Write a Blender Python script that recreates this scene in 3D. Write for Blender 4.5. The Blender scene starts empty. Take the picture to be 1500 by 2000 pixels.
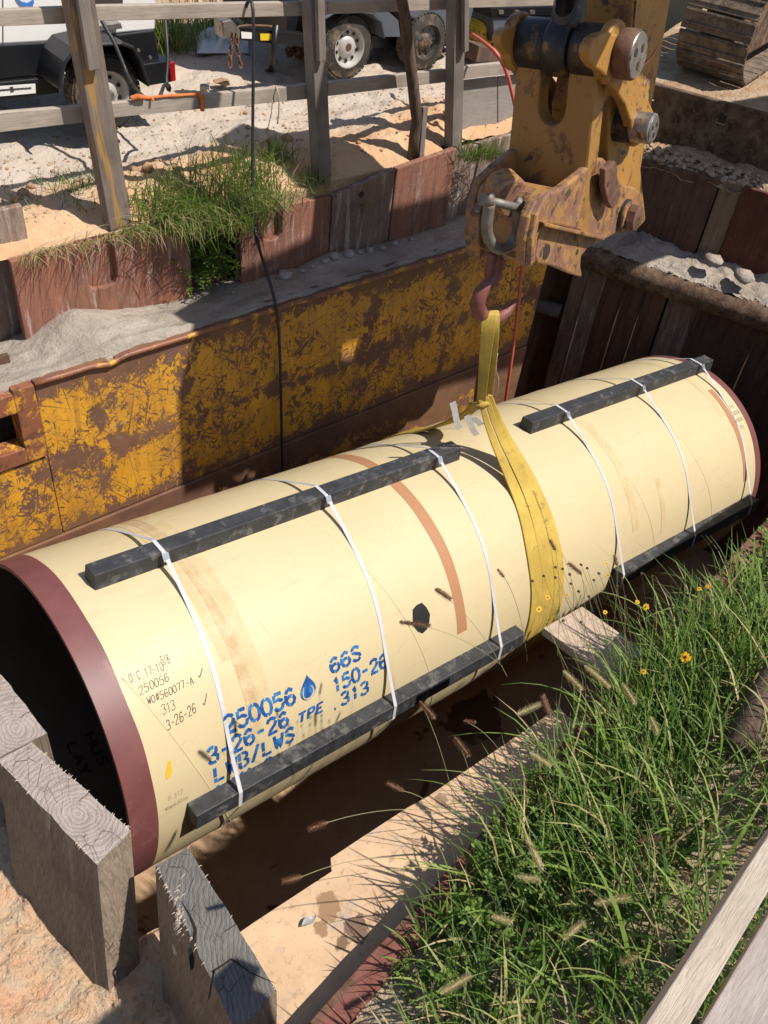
import bpy, math, random
from mathutils import Vector, Matrix, noise
R_ = math.radians
random.seed(7)
scn = bpy.context.scene
# ------------------------------------------------------------------ camera
CM = ((0.76903, 0.37536, -0.5174), (-0.63192, 0.56842, -0.52686), (0.09633, 0.73212, 0.67432))
CAM = Vector((0, 0, 2.35)); F = 1750.0
cd = bpy.data.cameras.new('camera'); cam = bpy.data.objects.new('camera', cd)
scn.collection.objects.link(cam); scn.camera = cam
cm = Matrix(CM).to_4x4(); cm.translation = CAM; cam.matrix_world = cm
cd.sensor_fit = 'VERTICAL'; cd.sensor_height = 36; cd.lens = F / 2000 * 36
cd.clip_start = 0.05; cd.clip_end = 2000
# ------------------------------------------------------------------ sun, sky, exposure
SUN = Vector((0.33, -0.54, 1.0)).normalized()
wd = bpy.data.worlds.new('World'); scn.world = wd; wd.use_nodes = True
wt = wd.node_tree; bg = wt.nodes['Background']; bg.inputs[1].default_value = 0.085
sk = wt.nodes.new('ShaderNodeTexSky'); sk.sky_type = 'NISHITA'; sk.sun_disc = False
sk.sun_elevation = math.asin(SUN.z); sk.sun_rotation = math.atan2(SUN.x, SUN.y)
wt.links.new(sk.outputs[0], bg.inputs[0])
sl = bpy.data.lights.new('sun', 'SUN'); sl.energy = 4.4; sl.angle = R_(0.53); sl.color = (1, 0.955, 0.88)
so = bpy.data.objects.new('sun', sl); scn.collection.objects.link(so)
so.rotation_euler = (-SUN).to_track_quat('-Z', 'Y').to_euler(); so.location = (0, 0, 20)
vs = scn.view_settings; vs.view_transform = 'Standard'; vs.look = 'None'; vs.exposure = 0.48; vs.gamma = 1
# ------------------------------------------------------------------ measuring helpers
def ray(px, py):
    return Matrix(CM) @ Vector((px - 750, -(py - 1000), -F))
def Zp(px, py, z):
    d = ray(px, py); return CAM + d * ((z - CAM.z) / d.z)
def Yp(px, py, y):
    d = ray(px, py); return CAM + d * ((y - CAM.y) / d.y)
def Xp(px, py, x):
    d = ray(px, py); return CAM + d * ((x - CAM.x) / d.x)
def Pl(px, py, p0, n):
    d = ray(px, py); return CAM + d * ((p0 - CAM).dot(n) / d.dot(n))
def V(*a): return Vector(a)
def fbm(p, s=1.0, o=4):
    return noise.fractal(Vector(p) * s, 1.0, 2.0, o)
# ------------------------------------------------------------------ mesh builder
class MB:
    def __init__(s): s.v = []; s.f = []
    def add(s, vs, fs):
        b = len(s.v); s.v += [Vector(v) for v in vs]; s.f += [tuple(b + i for i in f) for f in fs]; return s
    def ext(s, poly, vec):
        n = len(poly); vec = Vector(vec); a = [Vector(p) for p in poly]
        fs = [tuple(range(n)), tuple(range(2 * n - 1, n - 1, -1))]
        fs += [(i, i + n, (i + 1) % n + n, (i + 1) % n) for i in range(n)]
        return s.add(a + [p + vec for p in a], fs)
    def box(s, c, x, y, z):
        c, x, y, z = map(Vector, (c, x, y, z))
        return s.ext([c - x - y - z, c + x - y - z, c + x + y - z, c - x + y - z], z * 2)
    def bx(s, x0, x1, y0, y1, z0, z1):
        return s.box(((x0 + x1) / 2, (y0 + y1) / 2, (z0 + z1) / 2), ((x1 - x0) / 2, 0, 0), (0, (y1 - y0) / 2, 0), (0, 0, (z1 - z0) / 2))
    def tube(s, pts, r, n=8, caps=True):
        pts = [Vector(p) for p in pts]; m = len(pts)
        rs = r if isinstance(r, (list, tuple)) else [r] * m
        t0 = (pts[1] - pts[0]).normalized(); up = Vector((0, 0, 1)) if abs(t0.z) < .9 else Vector((1, 0, 0))
        a = t0.cross(up).normalized(); vs = []
        for i, p in enumerate(pts):
            t = (pts[min(i + 1, m - 1)] - pts[max(i - 1, 0)]).normalized()
            a = (a - t * a.dot(t)).normalized(); b = t.cross(a)
            vs += [p + (a * math.cos(q) + b * math.sin(q)) * rs[i] for q in (2 * math.pi * k / n for k in range(n))]
        fs = [(i * n + k, i * n + (k + 1) % n, (i + 1) * n + (k + 1) % n, (i + 1) * n + k) for i in range(m - 1) for k in range(n)]
        if caps: fs += [tuple(range(n - 1, -1, -1)), tuple(range((m - 1) * n, m * n))]
        return s.add(vs, fs)
    def lathe(s, p0, ax, prof, n=32, closed=False):
        ax = Vector(ax).normalized(); up = Vector((0, 0, 1)) if abs(ax.z) < .9 else Vector((1, 0, 0))
        a = ax.cross(up).normalized(); b = ax.cross(a); p0 = Vector(p0); vs = []
        for (h, r) in prof:
            vs += [p0 + ax * h + (a * math.cos(2 * math.pi * k / n) + b * math.sin(2 * math.pi * k / n)) * r for k in range(n)]
        m = len(prof)
        fs = [(i * n + k, i * n + (k + 1) % n, (i + 1) * n + (k + 1) % n, (i + 1) * n + k) for i in range(m - 1) for k in range(n)]
        if closed: fs += [((m - 1) * n + k, (m - 1) * n + (k + 1) % n, (k + 1) % n, k) for k in range(n)]
        return s.add(vs, fs)
    def ribbon(s, pts, wv, th=.003):
        pts = [Vector(p) for p in pts]; wv = [Vector(w) for w in (wv if isinstance(wv, list) else [wv] * len(pts))]; m = len(pts); vs = []
        for i, p in enumerate(pts):
            t = (pts[min(i + 1, m - 1)] - pts[max(i - 1, 0)]).normalized(); nn = t.cross(wv[i]).normalized() * th / 2; h = wv[i] / 2
            vs += [p - h - nn, p + h - nn, p + h + nn, p - h + nn]
        fs = [(i * 4 + k, i * 4 + (k + 1) % 4, i * 4 + 4 + (k + 1) % 4, i * 4 + 4 + k) for i in range(m - 1) for k in range(4)]
        return s.add(vs, fs + [(3, 2, 1, 0), (4 * m - 4, 4 * m - 3, 4 * m - 2, 4 * m - 1)])
    def grid(s, fn, nu, nv):
        vs = [fn(i / nu, j / nv) for j in range(nv + 1) for i in range(nu + 1)]
        return s.add(vs, [(j * (nu + 1) + i, j * (nu + 1) + i + 1, (j + 1) * (nu + 1) + i + 1, (j + 1) * (nu + 1) + i) for j in range(nv) for i in range(nu)])
    def rock(s, c, r, seed=0, sq=(1, 1, .7)):
        import bmesh
        bm = bmesh.new(); bmesh.ops.create_icosphere(bm, subdivisions=2, radius=1)
        q = Vector((seed * 3.1, seed * 1.7, 0)); vs = []
        for v in bm.verts:
            d = 1 + .45 * noise.noise(v.co * 1.3 + q) + .15 * noise.noise(v.co * 3.5 + q)
            vs.append(Vector(c) + Vector((v.co.x * sq[0], v.co.y * sq[1], v.co.z * sq[2])) * r * d)
        fs = [[v.index for v in f.verts] for f in bm.faces]; bm.free()
        return s.add(vs, fs)
WM = {}
def link(o): scn.collection.objects.link(o)
def obj(name, mb, mat, parent=None, smooth=False, bevel=0, frame=None, at=None, normals=True):
    me = bpy.data.meshes.new(name)
    if frame is None:
        if at is None:
            xs = [v.x for v in mb.v]; ys = [v.y for v in mb.v]; zs = [v.z for v in mb.v]
            at = Vector(((min(xs) + max(xs)) / 2, (min(ys) + max(ys)) / 2, min(zs)))
        frame = Matrix.Translation(at)
    inv = frame.inverted()
    me.from_pydata([inv @ v for v in mb.v], [], mb.f)
    me.materials.append(mat)
    if normals:
        import bmesh
        bm = bmesh.new(); bm.from_mesh(me); bmesh.ops.recalc_face_normals(bm, faces=bm.faces); bm.to_mesh(me); bm.free()
    if smooth:
        for p in me.polygons: p.use_smooth = True
    o = bpy.data.objects.new(name, me); link(o)
    if parent is not None:
        o.parent = parent; o.matrix_parent_inverse = WM[parent.name].inverted()
    o.matrix_basis = frame; WM[o.name] = frame
    if bevel:
        b = o.modifiers.new('bevel', 'BEVEL'); b.width = bevel; b.segments = 2; b.limit_method = 'ANGLE'; b.angle_limit = R_(40)
        if smooth:
            w = o.modifiers.new('wn', 'WEIGHTED_NORMAL'); w.keep_sharp = True
    return o
def tag(o, label, cat, group=None, kind=None):
    if kind: o['kind'] = kind
    if label: o['label'] = label
    if cat: o['category'] = cat
    if group: o['group'] = group
    return o
def struct(o): o['kind'] = 'structure'; return o
def thing(name, loc, label, cat, group=None):
    o = bpy.data.objects.new(name, None); link(o); o.empty_display_size = .1
    o.location = loc; WM[o.name] = Matrix.Translation(loc)
    return tag(o, label, cat, group)
def ang_smooth(o, a=40):
    for p in o.data.polygons: p.use_smooth = True
    o.data.set_sharp_from_angle(angle=R_(a)); return o
# ------------------------------------------------------------------ materials
class NT:
    def __init__(s, name):
        s.m = bpy.data.materials.new(name); s.m.use_nodes = True; s.t = s.m.node_tree
        s.b = s.t.nodes['Principled BSDF']; s.geo = None
    def n(s, ty, **k):
        x = s.t.nodes.new(ty)
        for a, b in k.items(): setattr(x, a, b)
        return x
    def L(s, a, b): s.t.links.new(a, b)
    def put(s, sock, v):
        if hasattr(v, 'is_linked') or hasattr(v, 'links'): s.L(v, sock)
        else:
            if isinstance(v, tuple) and len(v) == 3 and len(sock.default_value) == 4: v = v + (1,)
            sock.default_value = v
    def pos(s, scale=(1, 1, 1), rot=(0, 0, 0), src='world', loc=(0, 0, 0)):
        if src == 'world': o = s.n('ShaderNodeNewGeometry').outputs['Position']
        else: o = s.n('ShaderNodeTexCoord').outputs['Object']
        if rot != (0, 0, 0):
            r = s.n('ShaderNodeMapping'); s.L(o, r.inputs[0]); r.inputs[2].default_value = rot; o = r.outputs[0]
        m = s.n('ShaderNodeMapping'); s.L(o, m.inputs[0]); m.inputs[3].default_value = scale; m.inputs[1].default_value = loc
        return m.outputs[0]
    def noise(s, vec, scale=5, det=4, rough=.55, dist=0):
        x = s.n('ShaderNodeTexNoise'); s.L(vec, x.inputs['Vector']); x.inputs['Scale'].default_value = scale
        x.inputs['Detail'].default_value = det; x.inputs['Roughness'].default_value = rough; x.inputs['Distortion'].default_value = dist
        return x.outputs[0]
    def vor(s, vec, scale=5, feat='F1'):
        x = s.n('ShaderNodeTexVoronoi', feature=feat); s.L(vec, x.inputs['Vector']); x.inputs['Scale'].default_value = scale
        return x.outputs['Distance']
    def step(s, v, a, b):
        x = s.n('ShaderNodeMapRange', clamp=True); s.put(x.inputs[0], v); x.inputs[1].default_value = a; x.inputs[2].default_value = b
        return x.outputs[0]
    def math(s, op, a, b=0.0):
        x = s.n('ShaderNodeMath', operation=op); s.put(x.inputs[0], a); s.put(x.inputs[1], b); return x.outputs[0]
    def sep(s, v):
        x = s.n('ShaderNodeSeparateXYZ'); s.L(v, x.inputs[0]); return x.outputs
    def mix(s, f, a, b):
        x = s.n('ShaderNodeMix', data_type='RGBA'); s.put(x.inputs[0], f); s.put(x.inputs[6], a); s.put(x.inputs[7], b); return x.outputs[2]
    def done(s, col, rough=.8, metal=0, bump=None, bs=.3, bd=.01, spec=.5):
        s.put(s.b.inputs['Base Color'], col); s.put(s.b.inputs['Roughness'], rough); s.put(s.b.inputs['Metallic'], metal)
        s.b.inputs['Specular IOR Level'].default_value = spec
        if bump is not None:
            x = s.n('ShaderNodeBump'); x.inputs['Strength'].default_value = bs; x.inputs['Distance'].default_value = bd
            s.L(bump, x.inputs['Height']); s.L(x.outputs[0], s.b.inputs['Normal'])
        return s.m
def m_plain(name, c, rough=.6, metal=0, var=.25, scale=9, bs=.15, dirt=None, dirt_a=.55, spec=.5):
    t = NT(name); p = t.pos(); n = t.noise(p, scale, 5)
    c2 = tuple(x * (1 - var) for x in c); col = t.mix(t.step(n, .3, .7), c, c2)
    if dirt: col = t.mix(t.step(t.noise(p, scale * .7, 6, .7), dirt_a, dirt_a + .12), col, dirt)
    return t.done(col, rough, metal, t.noise(p, scale * 6, 4), bs, .004, spec)
def m_earth(name, c1, c2, c3, s=1.5, bs=.7, bd=.03, speck=(.30, .22, .17)):
    t = NT(name); p = t.pos()
    a = t.step(t.noise(p, s, 5, .6, .4), .38, .62); b = t.step(t.noise(p, s * 3.3, 6, .65), .42, .62)
    col = t.mix(b, t.mix(a, c1, c2), c3)
    col = t.mix(t.math('MULTIPLY', t.step(t.noise(p, 38, 3, .6), .58, .68), .6), col, speck)
    h = t.math('ADD', t.math('MULTIPLY', t.noise(p, 14, 8, .7), 1.0), t.math('MULTIPLY', t.noise(p, 60, 4, .6), .35))
    return t.done(col, .95, 0, h, bs, bd, .15)
def m_rust(name, c1, c2, light, dark, la=.6, horiz=False):
    t = NT(name); p = t.pos(); st = t.pos((14, 14, 1.2))
    a = t.step(t.noise(p, 2.2, 6, .65, .5), .35, .65); col = t.mix(a, c1, c2)
    col = t.mix(t.math('MULTIPLY', t.step(t.noise(st, 1.6, 5, .7), .45, .7), .75), col, dark)
    col = t.mix(t.math('MULTIPLY', t.step(t.noise(t.pos((16, 16, 1.6), loc=(3, 1, 2)), 1.2, 6, .75), la, la + .14), .75), col, light)
    col = t.mix(t.math('MULTIPLY', t.step(t.noise(p, 24, 5, .7), .55, .7), .5), col, dark)
    col = t.mix(t.math('MULTIPLY', t.step(t.noise(t.pos((5, 5, 2), loc=(7, 1, 2)), 1.3, 8, .78), .56, .68), .45), col, tuple(v * .75 for v in light))
    col = t.mix(t.math('MULTIPLY', t.step(t.noise(t.pos((30, 30, 14), loc=(2, 5, 2)), 1.3, 4, .7), .66, .7), .6), col, light)
    return t.done(col, .85, 0, t.noise(p, 22, 6, .7), .35, .01, .25)
def m_wood(name, c1, c2, stain=None, along='x', bs=.3, src='obj', k=1.0):
    t = NT(name)
    sc = tuple(k * v for v in {'x': (1.2, 16, 16), 'z': (16, 16, 1.2)}[along])
    q = t.pos(sc, src=src); p = t.pos(src=src)
    g = t.noise(q, 2.2, 6, .6, 1.2); f = t.noise(t.pos(tuple(v * 5 for v in sc), src=src), 2, 3)
    col = t.mix(t.step(g, .35, .65), c1, c2); col = t.mix(t.math('MULTIPLY', t.step(f, .5, .75), .6), col, tuple(v * .5 for v in c1))
    col = t.mix(t.math('MULTIPLY', t.step(t.noise(p, 3.0, 4), .5, .7), .5), col, tuple(v * .65 for v in c2))
    if stain: col = t.mix(t.math('MULTIPLY', t.step(t.noise(t.pos((1.0, 9, 9), src=src), 1.6, 5, .65, .3), .54, .62), .85), col, stain)
    return t.done(col, .85, 0, t.math('ADD', g, t.math('MULTIPLY', f, .5)), bs, .006, .2)
def m_leaf(name, c1, c2, c3=None, tr=.35):
    t = NT(name); g = t.n('ShaderNodeNewGeometry'); r = g.outputs['Random Per Island']
    x = t.n('ShaderNodeValToRGB'); t.L(r, x.inputs[0]); e = x.color_ramp.elements
    e[0].color = c1 + (1,); e[1].color = (c3 or c2) + (1,)
    k = x.color_ramp.elements.new(.6 if c3 is None else .82); k.color = c2 + (1,)
    t.done(x.outputs[0], .55, 0, spec=.35)
    tl = t.n('ShaderNodeBsdfTranslucent'); t.L(x.outputs[0], tl.inputs[0]); mx = t.n('ShaderNodeMixShader'); mx.inputs[0].default_value = tr
    t.L(t.b.outputs[0], mx.inputs[1]); t.L(tl.outputs[0], mx.inputs[2]); t.L(mx.outputs[0], t.t.nodes['Material Output'].inputs[0])
    return t.m
m_sand = m_earth('pale_sand', (.40, .34, .28), (.46, .40, .335), (.32, .265, .215), 1.2, .8, .04)
m_ground = m_earth('site_ground', (.46, .39, .32), (.48, .30, .17), (.52, .44, .36), .9, .9, .06)
m_clay = m_earth('orange_clay', (.52, .33, .19), (.44, .27, .16), (.58, .44, .30), 2.2, 1., .06)
m_bank = m_earth('pink_clay', (.62, .45, .29), (.56, .37, .23), (.60, .49, .34), 2.6, 1., .07)
m_floor = NT('pit_floor'); _p = m_floor.pos()
_c = m_floor.mix(m_floor.step(m_floor.noise(_p, 3.0, 6, .65), .35, .65), (.47, .31, .185), (.40, .26, .155))
_c = m_floor.mix(m_floor.math('MULTIPLY', m_floor.step(m_floor.noise(_p, 16, 6, .7), .58, .66), .5), _c, (.30, .18, .10))
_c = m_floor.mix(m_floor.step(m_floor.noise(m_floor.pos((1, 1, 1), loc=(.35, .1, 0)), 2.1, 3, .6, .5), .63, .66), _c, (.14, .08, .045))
m_floor = m_floor.done(_c, .75, 0, m_floor.noise(_p, 20, 6, .6), .2, .02, .3)
def m_shelf():
    t = NT('dusty_plate'); p = t.pos(); c = t.mix(t.step(t.noise(p, 6, 6, .7), .35, .65), (.56, .38, .23), (.47, .31, .185))
    c = t.mix(t.math('MULTIPLY', t.step(t.noise(p, 30, 7, .75), .55, .63), .6), c, (.26, .17, .11))
    c = t.mix(t.math('MULTIPLY', t.step(t.noise(t.pos(loc=(3, 3, 3)), 4, 8, .75), .5, .7), .5), c, (.40, .25, .15))
    c = t.mix(t.math('MULTIPLY', t.step(t.noise(t.pos(loc=(.2, .3, 0)), 9, 5, .7), .60, .66), .6), c, (.33, .27, .23))
    x, y, z = t.sep(p)
    def blob(cx, cy, r): 
        d = t.math('SQRT', t.math('ADD', t.math('POWER', t.math('ABSOLUTE', t.math('SUBTRACT', x, cx)), 2.0), t.math('POWER', t.math('ABSOLUTE', t.math('SUBTRACT', y, cy)), 2.0)))
        return t.step(t.math('ADD', d, t.math('MULTIPLY', t.noise(p, 15, 5, .65), r * 3.2)), r * 2.65, r * 2.45)
    for px, py, r, cc in ((640, 1775, .045, (.27, .16, .085)), (625, 1815, .03, (.27, .16, .085)), (700, 1812, .045, (.16, .095, .06)), (668, 1842, .03, (.17, .10, .06)), (735, 1790, .02, (.2, .12, .07)), (860, 1560, .03, (.25, .16, .1))):
        q = Zp(px, py, -.64); c = t.mix(blob(q.x, q.y, r), c, cc)
    return t.done(c, .7, 0, t.noise(p, 40, 6, .6), .25, .006, .3)
m_floor2 = m_shelf()
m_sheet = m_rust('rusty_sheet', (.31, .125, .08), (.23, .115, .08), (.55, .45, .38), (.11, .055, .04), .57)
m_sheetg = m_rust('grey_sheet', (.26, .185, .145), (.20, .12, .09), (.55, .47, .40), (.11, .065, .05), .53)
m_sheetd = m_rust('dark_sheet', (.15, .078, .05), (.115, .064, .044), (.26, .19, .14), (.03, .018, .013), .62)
m_edge = m_rust('maroon_edge', (.20, .075, .055), (.155, .065, .05), (.40, .30, .23), (.11, .035, .025), .66)
m_cake = m_earth('dirt_caked_steel', (.12, .075, .05), (.20, .135, .09), (.07, .04, .028), 3.0, .5, .02, (.26, .18, .12))
def m_panel():
    t = NT('scratched_yellow_paint'); P = t.pos(); x, y, z = t.sep(P)
    rust = (.125, .06, .038); col = t.mix(t.step(t.noise(P, 3, 4), .35, .7), (.66, .325, .024), (.54, .255, .02))
    low = t.noise(P, 1.6, 3, .6); ms = []; lm = t.math('MULTIPLY', t.math('SUBTRACT', t.noise(t.pos(loc=(9, 0, 3)), 2.6, 3, .6), .5), .30)
    for i, (ang, th, sx, sz) in enumerate(((14, .655, 11, 44), (37, .655, 9, 40), (62, .66, 12, 50), (90, .655, 9, 46), (113, .66, 11, 42), (142, .655, 8, 40), (166, .66, 12, 50), (20, .675, 1.6, 90), (76, .68, 1.3, 100), (131, .675, 1.5, 90), (98, .69, 1.0, 80), (152, .68, 1.2, 100), (45, .68, 1.4, 90))):
        q = t.pos((sx, 1, sz), (0, R_(ang), 0), loc=(i * 7.3, 0, i * 3.1))
        nn = t.math('ADD', t.noise(q, 1.0, 2.0, .55, .5), lm); ms.append(t.step(nn, th - .012, th + .012))
    m = ms[0]
    for k in ms[1:]: m = t.math('MAXIMUM', m, k)
    worn = t.noise(t.pos((1.25, 1, 1)), 9, 9, .8, .5)
    def band(c, w, ax=z, slope=0.0):
        u = t.math('ADD', ax, t.math('MULTIPLY', x, slope)) if slope else ax
        return t.math('MULTIPLY', t.step(t.math('ABSOLUTE', t.math('SUBTRACT', u, c)), w, 0.0), .26)
    add = t.math('MAXIMUM', band(-.5, .22), t.math('MULTIPLY', band(-1.13, .17), .62))
    for bx, bw in ((1.28, .6), (1.80, .45), (2.42, .5), (3.0, .4), (3.35, .35), (4.05, .4), (4.9, .5)): add = t.math('MAXIMUM', add, t.math('MULTIPLY', band(bx, .15, x, .12), bw))
    add = t.math('MAXIMUM', add, band(-1.66, .2)); add = t.math('ADD', add, t.math('MULTIPLY', t.step(z, -1.62, -1.66), .1))
    add = t.math('ADD', add, t.math('MULTIPLY', t.step(x, 3.2, 5.2), .05))
    wm = t.step(t.math('ADD', t.math('ADD', worn, add), t.math('MULTIPLY', t.math('SUBTRACT', low, .5), .32)), .59, .615)
    m = t.math('MAXIMUM', m, wm)
    col = t.mix(m, col, t.mix(t.step(t.noise(P, 10, 5), .4, .6), rust, (.16, .075, .05)))
    col = t.mix(t.math('MULTIPLY', t.step(t.noise(t.pos((16, 1, 1.1)), 1.2, 7, .72), .47, .7), .62), col, (.17, .085, .04))
    col = t.mix(t.math('MULTIPLY', t.step(t.noise(t.pos(loc=(4, 0, 8)), 2.4, 7, .72), .45, .72), .6), col, (.27, .14, .05))
    col = t.mix(t.math('MULTIPLY', t.step(t.noise(t.pos((3, 1, 3), loc=(1, 0, 5)), 20, 4, .7), .5, .75), .35), col, (.10, .05, .03))
    col = t.mix(t.math('MULTIPLY', t.step(t.noise(t.pos((2, 1, 5), loc=(6, 0, 5)), 2.5, 6, .7), .62, .74), .4), col, (.36, .29, .24))
    return t.done(col, t.math('ADD', t.math('MULTIPLY', m, .3), .5), 0, t.math('SUBTRACT', 1.0, m), .5, .003, .4)
m_panel = m_panel()
def m_cat(name, c=(.46, .225, .042), rust=(.17, .07, .035), dirt=(.05, .032, .024), ra=.56, da=.60, sc=6):
    t = NT(name); p = t.pos()
    col = t.mix(t.step(t.noise(p, 3, 4), .3, .7), c, tuple(v * .8 for v in c))
    col = t.mix(t.step(t.noise(p, sc, 8, .72, .4), ra, ra + .06), col, rust)
    col = t.mix(t.step(t.noise(t.pos(loc=(5, 2, 1)), sc * 1.4, 8, .72, .3), da, da + .06), col, dirt)
    col = t.mix(t.math('MULTIPLY', t.step(t.noise(t.pos(loc=(1, 7, 3)), sc * 2, 6, .7), .62, .7), .7), col, (.36, .27, .19))
    return t.done(col, .5, 0, t.noise(p, 26, 6, .7), .3, .006, .45)
m_cat1 = m_cat('machine_yellow', (.37, .19, .045), ra=.56, da=.58)
m_cat2 = m_cat('worn_machine_yellow', (.36, .185, .062), (.22, .11, .07), (.08, .05, .036), .47, .55, 8)
m_grease = m_plain('greasy_black_steel', (.035, .03, .028), .42, .2, .5, 12, .6, (.22, .12, .045), .54)
m_hub = m_plain('polished_steel', (.42, .39, .36), .38, .8, .4, 20, .3, (.10, .06, .04), .56)
m_chrome = m_plain('chrome_rod', (.45, .45, .46), .12, 1, .1, 3, .02)
m_rustp = m_plain('rusty_steel', (.20, .10, .06), .75, .2, .5, 14, .5, (.09, .045, .03), .52)
m_galv = m_plain('dirty_galvanised', (.24, .22, .19), .6, .4, .4, 16, .4, (.15, .09, .06), .54)
m_hook = m_plain('red_oxide_hook', (.24, .085, .065), .6, .1, .4, 12, .35, (.12, .055, .04), .56)
m_black = m_plain('black_paint', (.008, .009, .012), .4, 0, .3, 6, .05, (.03, .026, .022), .66)
m_greyp = m_plain('grey_blue_paint', (.095, .11, .13), .45, 0, .2, 4, .05, (.2, .17, .14), .64)
m_white = m_plain('white_paint', (.74, .72, .69), .45, 0, .08, 5, .05, (.45, .38, .3), .68)
m_rubber = m_plain('dusty_tyre', (.045, .038, .032), .9, 0, .4, 10, .4, (.17, .125, .085), .5)
m_rim = m_plain('steel_rim', (.50, .48, .45), .45, .2, .2, 10, .1, (.33, .27, .2), .6)
m_hose = m_plain('black_hose', (.02, .02, .022), .5, 0, .3, 8, .1)
m_red = m_plain('red_hose', (.55, .11, .075), .5, 0, .25, 8, .1)
m_orange = m_plain('orange_rag', (.62, .17, .045), .85, 0, .35, 14, .4)
m_lens = m_plain('red_lens', (.35, .01, .015), .2, 0, .3, 30, .1)
m_wood1 = m_wood('weathered_lumber', (.40, .33, .27), (.30, .25, .205))
m_wood2 = m_wood('stained_post', (.22, .17, .14), (.16, .125, .105), (.38, .21, .06))
m_wood3 = m_wood('grey_post', (.24, .20, .175), (.17, .145, .125))
m_woodt = m_wood('timber_side', (.29, .225, .165), (.17, .13, .095), along='z', src='world', bs=.8, k=2.2)
m_stake = m_wood('bark_stake', (.17, .11, .08), (.07, .045, .035), along='z', src='world', bs=.8)
def m_endgrain(name, c1, c2, cx, cy, warp=0.35):
    t = NT(name); P = t.pos(src='obj'); x, y, z = t.sep(P)
    d = t.math('SQRT', t.math('ADD', t.math('POWER', t.math('ABSOLUTE', t.math('SUBTRACT', x, cx)), 2.0), t.math('POWER', t.math('ABSOLUTE', t.math('MULTIPLY', t.math('SUBTRACT', y, cy), 1.3)), 2.0)))
    d = t.math('ADD', d, t.math('MULTIPLY', t.noise(P, 6, 5, .6), .085))
    w = t.math('SINE', t.math('MULTIPLY', d, 900.0)); w2 = t.math('SINE', t.math('MULTIPLY', d, 330.0))
    f = t.math('ADD', t.math('MULTIPLY', w, .07), t.math('MULTIPLY', w2, .10))
    f = t.step(t.math('ADD', f, t.math('ADD', t.math('MULTIPLY', t.noise(P, 7, 6, .7), .7), t.math('MULTIPLY', t.noise(t.pos((9, 120, 9), src='obj', rot=(0, 0, .9)), 1, 4), .35))), .25, .85)
    col = t.mix(f, c1, c2)
    cr = t.vor(t.pos((9, 20, 9), src='obj', rot=(0, 0, .5)), 1.0, 'DISTANCE_TO_EDGE')
    cr = t.math('MULTIPLY', t.step(cr, .014, 0.0), t.step(t.noise(P, 6, 2), .53, .58))
    col = t.mix(cr, col, (.05, .035, .03))
    col = t.mix(t.math('MULTIPLY', t.step(t.noise(P, 18, 5, .7), .55, .7), .4), col, c2)
    return t.done(col, .9, 0, t.math('SUBTRACT', f, t.math('MULTIPLY', cr, 3.0)), .5, .008, .15)
m_end1 = m_endgrain('sawn_end_grain', (.42, .35, .31), (.19, .15, .13), .34, -.07)
m_end2 = m_endgrain('grey_end_grain', (.19, .175, .16), (.075, .068, .062), .9, .6)
m_broad = m_leaf('broad_blades', (.16, .25, .05), (.27, .36, .09), (.42, .42, .18), .45)
m_grass = m_leaf('grass_blades', (.11, .19, .03), (.21, .30, .06), (.36, .36, .13))
m_grassd = m_leaf('dense_grass', (.04, .09, .012), (.09, .165, .028), (.17, .21, .06))
m_dry = m_leaf('dry_grass', (.30, .22, .10), (.42, .33, .17), None, .2)
m_weed = m_leaf('leafy_weed', (.09, .16, .022), (.18, .27, .05))
# ------------------------------------------------------------------ PIPE
PC = V(.646557, 2.871674, -1.694169); PA = V(.993096, 0, -.117302); PN = V(0, -1, 0); PU = V(.117302, 0, .993096)
PR = .8676; PLEN = 5.5506
def cyl(s, phi, r=PR):
    a = R_(phi); return PC + PA * s + (PU * math.cos(a) + PN * math.sin(a)) * r
def m_paint():
    t = NT('cream_epoxy'); p = t.pos()
    col = t.mix(t.step(t.noise(p, 1.6, 5, .6), .35, .7), (.54, .44, .262), (.51, .41, .238))
    col = t.mix(t.math('MULTIPLY', t.step(t.noise(t.pos((6, 1.5, 1.5)), 2.5, 6, .7), .58, .72), .35), col, (.60, .44, .24))
    col = t.mix(t.math('MULTIPLY', t.step(t.noise(p, 34, 4, .7), .68, .74), .6), col, (.34, .22, .13))
    col = t.mix(t.math('MULTIPLY', t.step(t.noise(t.pos((1, 5, 5), loc=(4, 4, 4)), 3.5, 7, .75), .54, .74), .42), col, (.40, .30, .18))
    for an, th in ((.5, .73), (1.9, .735)): col = t.mix(t.math('MULTIPLY', t.step(t.noise(t.pos((4, 4, 90), (0, an, 0)), 1.0, 2, .5), th, th + .02), .45), col, (.30, .22, .14))
    return t.done(col, .5, 0, t.math('ADD', t.noise(p, 5, 4), t.math('MULTIPLY', t.noise(p, 60, 3), .06)), .10, .012, .35)
m_pipe = m_paint()
m_maroon = m_plain('maroon_primer', (.17, .058, .055), .5, 0, .22, 7, .08, (.27, .11, .10), .6)
m_inner = m_plain('dark_lining', (.060, .054, .055), .5, 0, .3, 4, .05, (.075, .065, .062), .6)
pipe = thing('steel_pipe', V(3.4, 2.87, -2.9), 'large cream coated steel pipe with blue stencilling slung over the pit', 'pipe')
def shell(s0, s1, r, t0=0, t1=360, ns=2, nt=128):
    return MB().grid(lambda u, v: cyl(s0 + (s1 - s0) * v, t0 + (t1 - t0) * u, r), nt, ns)
obj('barrel', shell(.13, PLEN - .07, PR, ns=30), m_pipe, pipe, True)
def rim(s0, s1, out):
    mb = MB().lathe(PC + PA * s0, PA, [(0, PR - .02), (0, PR), (s1 - s0, PR)] if out else [(0, PR), (s1 - s0, PR), (s1 - s0, PR - .02)], 128)
    return ang_smooth(obj('painted_end', mb, m_maroon, pipe))
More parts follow.
